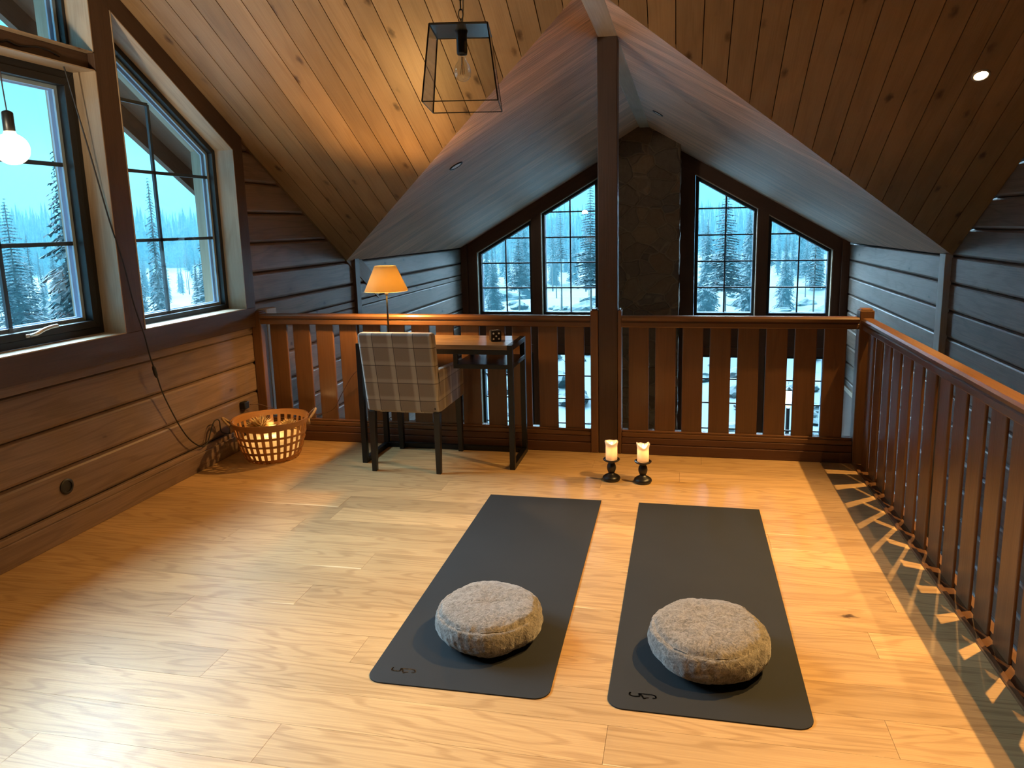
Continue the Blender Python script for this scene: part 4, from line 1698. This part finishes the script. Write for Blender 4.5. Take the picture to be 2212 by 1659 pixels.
# extra warm spot added at the nearer downlight to brighten the window wall
fill_spot(1.62, 3.18, (-3.1, 3.4, 0.0), 65)
downlight(1.63, 4.654, True, 'lit recessed downlight in the dark boards above the stairwell', True, (0.72, 4.35, 0), 250)
downlight(1.62, 3.18, True, 'lit recessed downlight in the ceiling nearer the camera', True, (0.30, 2.65, 0), 690)
downlight(1.62, 1.70, True, 'lit recessed downlight out of view beside the ridge, added to continue the row', True, (0.30, 1.4, 0), 400)  # unseen lamp, added where the row's even spacing would continue
downlight(-1.784, 5.697, False, 'unlit recessed downlight in the left slope of the pale panelled roof', False)
downlight(-0.255, 7.60, False, 'unlit recessed downlight in the right slope of the pale panelled roof, near the stone chimney', False)

# ================================================================ STONE CHIMNEY
ks = NT('field_stone')
o_ = ks.n('ShaderNodeTexCoord').outputs['Object']
mp = ks.n('ShaderNodeMapping')
mp.inputs['Scale'].default_value = (1.0, 1.0, 1.25)
ks.l(o_, mp.inputs[0])
ws = ks.n('ShaderNodeMix', data_type='VECTOR')
nz3 = ks.n('ShaderNodeTexNoise')
nz3.inputs['Scale'].default_value = 2.2
ks.l(mp.outputs[0], nz3.inputs['Vector'])
va_ = ks.n('ShaderNodeVectorMath', operation='MULTIPLY_ADD')
ks.l(nz3.outputs['Color'], va_.inputs[0])
va_.inputs[1].default_value = (0.25, 0.25, 0.25)
ks.l(mp.outputs[0], va_.inputs[2])
v1 = ks.n('ShaderNodeTexVoronoi', feature='DISTANCE_TO_EDGE')
v1.inputs['Scale'].default_value = 4.0
ks.l(va_.outputs[0], v1.inputs['Vector'])
v2 = ks.n('ShaderNodeTexVoronoi', feature='F1')
v2.inputs['Scale'].default_value = 4.0
ks.l(va_.outputs[0], v2.inputs['Vector'])
cs_ = ks.n('ShaderNodeSeparateColor')
ks.l(v2.outputs['Color'], cs_.inputs[0])
stc = ks.ramp(cs_.outputs[0], [(0.0, (0.055, 0.048, 0.042)), (0.22, (0.15, 0.088, 0.048)), (0.42, (0.075, 0.062, 0.050)), (0.62, (0.20, 0.125, 0.070)), (0.8, (0.06, 0.055, 0.055)), (1.0, (0.14, 0.095, 0.062))])
nn_ = ks.noise(o_, 14, 5, 0.7, 1.0)
stc = ks.mix(nn_, stc, ks.mix(0.55, stc, (0.30, 0.22, 0.15)))
mort = ks.ramp(v1.outputs['Distance'], [(0.012, 1.0), (0.035, 0.0)])
stc = ks.mix(ks.math('MULTIPLY', mort, 0.6), stc, (0.26, 0.19, 0.14))
hh = ks.math('ADD', ks.math('MULTIPLY', ks.ramp(v1.outputs['Distance'], [(0.0, 0.0), (0.08, 1.0)]), 1.0), ks.math('MULTIPLY', nn_, 0.6))
ks.bsdf(stc, 0.8, bump=hh, bstr=0.8, bdist=0.02)
bm = newbm()
CX0, CX1, CY0 = -0.965, -0.035, 9.42
nx, nz_ = 26, 130


def cpt(x, y, z, ax):
    w = noise.noise(Vector((x * 6, y * 6, z * 6))) * 0.022 + noise.noise(Vector((x * 17, y * 17, z * 17))) * 0.007
    return (x + (w if ax == 'x' else 0), y + (w if ax == 'y' else 0), z)


def grid(pf, n, mm):
    vs = [[bm.verts.new(pf(i / n, j / mm)) for j in range(mm + 1)] for i in range(n + 1)]
    for i in range(n):
        for j in range(mm):
            bm.faces.new((vs[i][j], vs[i + 1][j], vs[i + 1][j + 1], vs[i][j + 1]))


def ztc(x):
    return zdorm(x) - 0.0


grid(lambda u, v: cpt(CX0 + (CX1 - CX0) * u, CY0, ZG + (ztc(CX0 + (CX1 - CX0) * u) - ZG) * v, 'y'), nx, nz_)
grid(lambda u, v: cpt(CX1, CY0 + (YW - CY0) * u, ZG + (ztc(CX1) - ZG) * v, 'x'), 20, nz_)
grid(lambda u, v: cpt(CX0, YW + (CY0 - YW) * u, ZG + (ztc(CX0) - ZG) * v, 'x'), 20, nz_)
bmesh.ops.remove_doubles(bm, verts=bm.verts, dist=0.03 * 0 + 0.0001)
ch = obj('stone_chimney', bm, ks.m)
tag(ch, 'tall chimney breast of brown field stones between the gable windows', 'chimney')

# ================================================================ OUTDOORS
def gh(x, y):
    d = math.hypot(x, y - 4)
    v = Vector((x * 0.06, y * 0.06, 0))
    b = min(1, max(0, (y - 14) / 10)) if y > 14 else 0
    west = min(1, max(0, (-x - 12) / 10))
    amp = max(b * 0.55, west * 0.35)
    h = -3.0 + noise.noise(v) * amp * 1.4 + noise.noise(v * 5) * amp * 0.6 + noise.noise(v * 14) * amp * 0.25
    far = max(0, d - 70)
    return h + far * 0.01


bm = newbm()
N_ = 170
xs = [math.copysign(abs(t) ** 1.9, t) * 230 for t in [(-1 + 2 * i / N_) for i in range(N_ + 1)]]
vs = [[bm.verts.new((x - 4, y + 12, gh(x - 4, y + 12))) for y in xs] for x in xs]
for i in range(N_):
    for j in range(N_):
        bm.faces.new((vs[i][j], vs[i + 1][j], vs[i + 1][j + 1], vs[i][j + 1]))
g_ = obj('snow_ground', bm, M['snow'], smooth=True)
g_['kind'] = 'structure'

# frosted conifers
M['frost'] = NT('frosted_needles')
kk_ = M['frost']
o_ = kk_.n('ShaderNodeTexCoord').outputs['Object']
gg = kk_.n('ShaderNodeNewGeometry')
sg = kk_.n('ShaderNodeSeparateXYZ')
kk_.l(gg.outputs['Normal'], sg.inputs[0])
nn2 = kk_.noise(o_, 3.5, 3, 0.7)
up_ = kk_.math('ABSOLUTE', sg.outputs[2])
fsn = kk_.ramp(kk_.math('ADD', kk_.math('MULTIPLY', up_, 0.35), nn2), [(0.45, 0.0), (0.85, 1.0)])
kk_.bsdf(kk_.mix(fsn, (0.022, 0.040, 0.048), (0.085, 0.125, 0.14)), 0.9)
M['frost'] = kk_.m


def conifer_mesh(seed, H, R, layers, bare, per, droop):
    rnd = random.Random(seed)
    bm = newbm()
    for L_ in range(layers):
        f = L_ / (layers - 1)
        z = H * (bare + (1 - bare) * f)
        r = R * ((1 - f) ** 0.8) * rnd.uniform(0.6, 1.2) + 0.06
        n = max(4, int(per * (1 - f * 0.6)))
        for k in range(n):
            a = rnd.random() * 2 * PI
            ln = r * rnd.uniform(0.6, 1.1)
            d = Vector((math.cos(a), math.sin(a), 0))
            s = Vector((-d.y, d.x, 0))
            segs = 4
            for q in range(segs):
                f0, f1 = q / segs, (q + 1) / segs
                p0 = d * ln * f0 + Vector((0, 0, z - droop * ln * f0 ** 1.3))
                p1 = d * ln * f1 + Vector((0, 0, z - droop * ln * f1 ** 1.3))
                for sd in (-1, 1):
                    w = ln * 0.26 * (1 - f0 * 0.6) * rnd.uniform(0.4, 1.3)
                    tipp = p1 + s * sd * w + Vector((0, 0, -0.25 * w + rnd.uniform(-.05, .05)))
                    bm.faces.new([bm.verts.new(v) for v in (p0, p1, tipp)])
                    tip2 = p0 + (p1 - p0) * 0.5 + s * sd * w * 0.6 + Vector((0, 0, -0.5 * w))
                    bm.faces.new([bm.verts.new(v) for v in (p0, tipp, tip2)])
    me = bpy.data.meshes.new('foliage')
    bm.to_mesh(me)
    bm.free()
    me.materials.append(M['frost'])
    bm = newbm()
    tube(bm, [(0, 0, -0.5), (0.03, 0, H * .3), (0, 0.02, H * .98)], H * 0.012, 7, taper=lambda t_: 1 - t_ * 0.85)
    m2 = bpy.data.meshes.new('trunk')
    bm.to_mesh(m2)
    bm.free()
    m2.materials.append(M['bark'])
    return me, m2


protos = {
    'spruce_tree': conifer_mesh(3, 10, 1.45, 74, 0.05, 20, 0.5),
    'pine_tree': conifer_mesh(5, 10, 1.3, 42, 0.36, 20, 0.2),
    'slender_spruce': conifer_mesh(8, 10, 0.8, 70, 0.08, 15, 0.6),
    'bare_pine': conifer_mesh(11, 10, 0.7, 26, 0.58, 14, 0.25),
}
gen = random.Random(99)


def tree(kind, x, y, h, label, group=None, rz=None):
    e_ = thing(kind, label, 'tree', (x, y, gh(x, y)), gen.random() * 6.28 if rz is None else rz, group)
    s = h / 10.0
    e_.scale = (s * gen.uniform(.9, 1.15), s * gen.uniform(.9, 1.15), s)
    for nm_, me in zip(('foliage', 'trunk'), protos[kind]):
        o = bpy.data.objects.new(nm_, me)
        COL.objects.link(o)
        o.parent = e_
    return e_


def raydir(px, py):
    return fw + r1 * ((px - 1106 - 51.7) / F) + u1 * (-(py - 829.5 + 76.3) / F)


def at_px(px, dist, topy):
    """ground position seen in picture column px at this distance and height reaching picture row topy"""
    d = raydir(px, topy)
    q = dist / math.hypot(d.x, d.y)
    x, y = d.x * q, d.y * q
    return x, y, EYE + d.z * q - gh(x, y)


T_ = [
    (118, 17, 250, 'spruce_tree', 'tall frosted spruce beyond the right edge of the casement window'),
    (8, 26, 430, 'pine_tree', 'frosted pine at the left edge of the casement window'),
    (55, 30, 505, 'slender_spruce', 'slender frosted tree low in the casement window'),
    (150, 30, 480, 'bare_pine', 'thin tree against the right frame of the casement window'),
    (318, 24, 385, 'slender_spruce', 'tall narrow spruce in the left half of the slanted window'),
    (283, 34, 520, 'spruce_tree', 'small spruce at the left jamb of the slanted window'),
    (420, 40, 560, 'bare_pine', 'thin far pine in the right half of the slanted window'),
    (345, 44, 560, 'pine_tree', 'far pine behind the glazing bar of the slanted window'),
    (445, 30, 405, 'pine_tree', 'pine top showing under the roof overhang of the slanted window'),
    (1275, 26, 395, 'pine_tree', 'frosted pine in the second gable window beside the post'),
    (1210, 34, 455, 'bare_pine', 'tall thin pine in the second gable window'),
    (1118, 32, 480, 'pine_tree', 'frosted pine in the leftmost gable window, right half'),
    (1062, 36, 530, 'spruce_tree', 'frosted spruce in the leftmost gable window, left half'),
    (1572, 24, 395, 'pine_tree', 'tall pine in the middle of the third gable window'),
    (1530, 36, 470, 'spruce_tree', 'frosted spruce in the third gable window, left side'),
    (1622, 34, 440, 'spruce_tree', 'frosted spruce at the right jamb of the third gable window'),
    (1765, 22, 470, 'bare_pine', 'thick trunked pine in the rightmost gable window'),
    (1700, 40, 500, 'spruce_tree', 'frosted spruce in the rightmost gable window, left side'),
    (1745, 44, 510, 'pine_tree', 'far pine in the rightmost gable window'),
]
for px, dist, top, kind, lab in T_:
    x, y, h = at_px(px, dist, top)
    tree(kind, x, y, max(2.5, h), lab)
WINS = [((-40, 200), 'the casement window'), ((268, 480), 'the slanted window'), ((1022, 1150), 'the leftmost gable window'), ((1158, 1292), 'the second gable window'), ((1494, 1640), 'the third gable window'), ((1648, 1800), 'the rightmost gable window')]
placed = []


def free(x, y, r):
    if any(math.hypot(x - a, y - b) < r + c for a, b, c in placed):
        return False
    placed.append((x, y, r))
    return True


for px, dist, top, kind, lab in T_:
    x, y, h = at_px(px, dist, top)
    placed.append((x, y, 0.9))
kinds = list(protos)
KN = {'spruce_tree': 'frosted spruce', 'pine_tree': 'frosted pine', 'slender_spruce': 'slender frosted spruce', 'bare_pine': 'thin-trunked frosted pine'}
for wi, ((pa, pb), wname) in enumerate(WINS):
    for i in range(34 if wi < 2 else 26):
        for tries in range(12):
            px = gen.uniform(pa, pb)
            dist = gen.uniform(30, 80) if wi < 2 else gen.uniform(46, 88)
            x, y, h = at_px(px, dist, gen.uniform(515, 620) if wi < 2 else gen.uniform(455, 560))
            if free(x, y, 0.8):
                kd = gen.choice(kinds)
                tl = '%s %s in the mist, %s of %s' % (KN[kd], 'near' if dist < 50 else 'half way' if dist < 65 else 'far off', ('left third', 'middle', 'right third')[min(2, int(3 * (px - pa) / (pb - pa)))], wname)
                tree(kd, x, y, max(3.0, h), tl, tl + ' (same)' if False else 'trees: ' + tl)
                break
# the far edge of the forest, too distant to tell trees apart
bm = newbm()
rf = random.Random(5)
for i in range(5200):
    px = rf.uniform(-80, 540) if i % 2 else rf.uniform(980, 1860)
    dist = rf.uniform(96, 165)
    x, y, h = at_px(px, dist, 500)
    h = rf.uniform(3.6, 5.6)
    z = gh(x, y)
    if i % 3 == 0:
        h *= 1.25
    r = h * rf.uniform(0.09, 0.15)
    for L_ in range(5):
        zb, zt2 = z + h * (0.12 + L_ * 0.17), z + h * (0.12 + L_ * 0.17 + 0.30)
        rr_ = r * (1 - L_ * 0.17)
        a0 = rf.random() * 6
        ring = [bm.verts.new((x + rr_ * math.cos(a0 + 2 * PI * k / 5) * rf.uniform(.6, 1.2), y + rr_ * math.sin(a0 + 2 * PI * k / 5) * rf.uniform(.6, 1.2), zb)) for k in range(5)]
        tp = bm.verts.new((x, y, zt2))
        for k in range(5):
            bm.faces.new((ring[k], ring[(k + 1) % 5], tp))
ff = obj('distant_forest', bm, M['frost'])
tag(ff, 'far edge of the frosted forest fading into the mist', 'forest', kind='stuff')

# snow-capped boulders behind the house
kb = NT('boulder_with_snow')
gg = kb.n('ShaderNodeNewGeometry')
sg = kb.n('ShaderNodeSeparateXYZ')
kb.l(gg.outputs['Normal'], sg.inputs[0])
o_ = kb.n('ShaderNodeTexCoord').outputs['Object']
nb_ = kb.noise(o_, 3, 4, 0.7)
sm = kb.ramp(kb.math('ADD', sg.outputs[2], kb.math('MULTIPLY', kb.math('SUBTRACT', nb_, 0.5), 0.9)), [(0.30, 0.0), (0.42, 1.0)])
kb.bsdf(kb.mix(sm, (0.022, 0.030, 0.034), (0.092, 0.122, 0.132)), 0.9)
rocks = []
for sd in range(5):
    bm = newbm()
    bmesh.ops.create_icosphere(bm, subdivisions=3, radius=1)
    for v in bm.verts:
        d = v.co.normalized()
        w = 1 + 0.45 * noise.noise(d * 1.3 + Vector((sd * 7, 0, 0))) + 0.16 * noise.noise(d * 4 + Vector((sd, 3, 0)))
        v.co = Vector((d.x * w, d.y * w, d.z * w * 0.62))
    me = bpy.data.meshes.new('boulder')
    bm.to_mesh(me)
    bm.free()
    me.materials.append(kb.m)
    rocks.append(me)
for wi, ((pa, pb), wname) in enumerate(WINS[2:]):
    for i in range(20):
        for tries in range(12):
            px = gen.uniform(pa + 4, pb - 4)
            dist = gen.choice((gen.uniform(15, 24), gen.uniform(20, 32), gen.uniform(24, 44)))
            d = raydir(px, 600)
            q = dist / math.hypot(d.x, d.y)
            x, y = d.x * q, d.y * q
            s = gen.uniform(0.25, 0.7) * (0.55 + dist / 50)
            sx = s * gen.uniform(.8, 1.5)
            if not free(x, y, max(s, sx) * 1.15):
                continue
            o = bpy.data.objects.new('snowy_boulder', gen.choice(rocks))
            COL.objects.link(o)
            o.location = (x, y, gh(x, y) + 0.05 * s)
            o.rotation_euler = (gen.uniform(-.2, .2), gen.uniform(-.2, .2), gen.uniform(0, 6.28))
            o.scale = (sx, s, s * gen.uniform(.7, 1.1))
            far_ = 'nearest the house' if dist < 20 else ('half way up the slope' if dist < 31 else 'far up the slope')
            bl = 'snow-capped boulder %s, in the %s of %s' % (far_, ('left third', 'middle', 'right third')[min(2, int(3 * (px - pa) / (pb - pa)))], wname)
            tag(o, bl, 'boulder', 'boulders: ' + bl)
            break

# two lit outdoor lamps on posts seen through the lower gable windows
for px, py, lab in ((1105, 840, 'lit outdoor lamp seen below the desk shelf through the lower gable window'), (1703, 862, 'lit outdoor lamp seen between the right balusters through the lower gable window')):
    d = raydir(px, py)
    q = 11.3 / d.y
    x, y, z = d.x * q, 11.3, EYE + d.z * q
    t = thing('outdoor_lamp', lab, 'lamp', (x, y, gh(x, y)), 0, 'outdoor lamps behind the house')
    z0 = z - gh(x, y)
    bm = newbm()
    tube(bm, [(0, 0, -0.1), (0, 0, z0 - 0.14)], 0.03, 10)
    obj('lamp_post', bm, M['blackmetal'], t)
    bm = newbm()
    lathe(bm, [(0.012, z0 - .12), (0.045, z0 - .10), (0.050, z0), (0.045, z0 + .12), (0.012, z0 + .14)], 16)
    obj('lamp_glass', bm, emit('outdoor_lamp_glow', (1.0, 0.80, 0.42), 6), t, smooth=True)
    bm = newbm()
    lathe(bm, [(0.06, z0 + .135), (0.065, z0 + .15), (0.01, z0 + .19)], 16)
    obj('lamp_cap', bm, M['blackmetal'], t)

# unseen torchiere, added to brighten the left ceiling boards
t = thing('added_uplighter', 'tall black uplighter added out of view to brighten the left ceiling boards', 'lamp', (-2.55, 1.30, 0))
bm = newbm()
lathe(bm, [(0.14, 0), (0.14, 0.02), (0.01, 0.03)], 24)
obj('base', bm, M['blackmetal'], t)
bm = newbm()
tube(bm, [(0, 0, 0.02), (0, 0, 1.70)], 0.012, 10)
obj('pole', bm, M['blackmetal'], t)
bm = newbm()
lathe(bm, [(0.02, 1.69), (0.12, 1.76), (0.16, 1.84), (0.155, 1.84), (0.11, 1.77), (0.02, 1.70)], 32)
obj('bowl_shade', bm, M['blackmetal'], t, smooth=True)
l = bpy.data.lights.new('uplight_fill', 'SPOT')
l.energy = 230
l.color = (1.0, 0.82, 0.58)
l.spot_size = math.radians(84)
l.spot_blend = 1.0
l.shadow_soft_size = 0.08
o = bpy.data.objects.new('uplight_fill', l)
COL.objects.link(o)
o.parent = t
o.location = (0, 0, 1.86)
o.rotation_euler = (Vector((-2.0, 4.0, 2.9)) - Vector((-2.55, 1.30, 1.86))).to_track_quat('-Z', 'Y').to_euler()

# ================================================================ WINTER MIST
kv = NT('winter_mist')
vs_ = kv.n('ShaderNodeVolumeScatter')
vs_.inputs['Color'].default_value = (0.075, 0.21, 0.26, 1)
vs_.inputs['Density'].default_value = 0.013
vs_.inputs['Anisotropy'].default_value = 0.0
kv.l(vs_.outputs[0], kv.out.inputs[1])
for lo_, hi_ in (((-120, -80, -6), (-9, 15, 16)), ((-120, 15.01, -6), (90, 130, 16))):
    bm = newbm()
    box(bm, lo_[0], hi_[0], lo_[1], hi_[1], lo_[2], hi_[2])
    v_ = obj('winter_mist', bm, kv.m)
    v_['kind'] = 'structure'
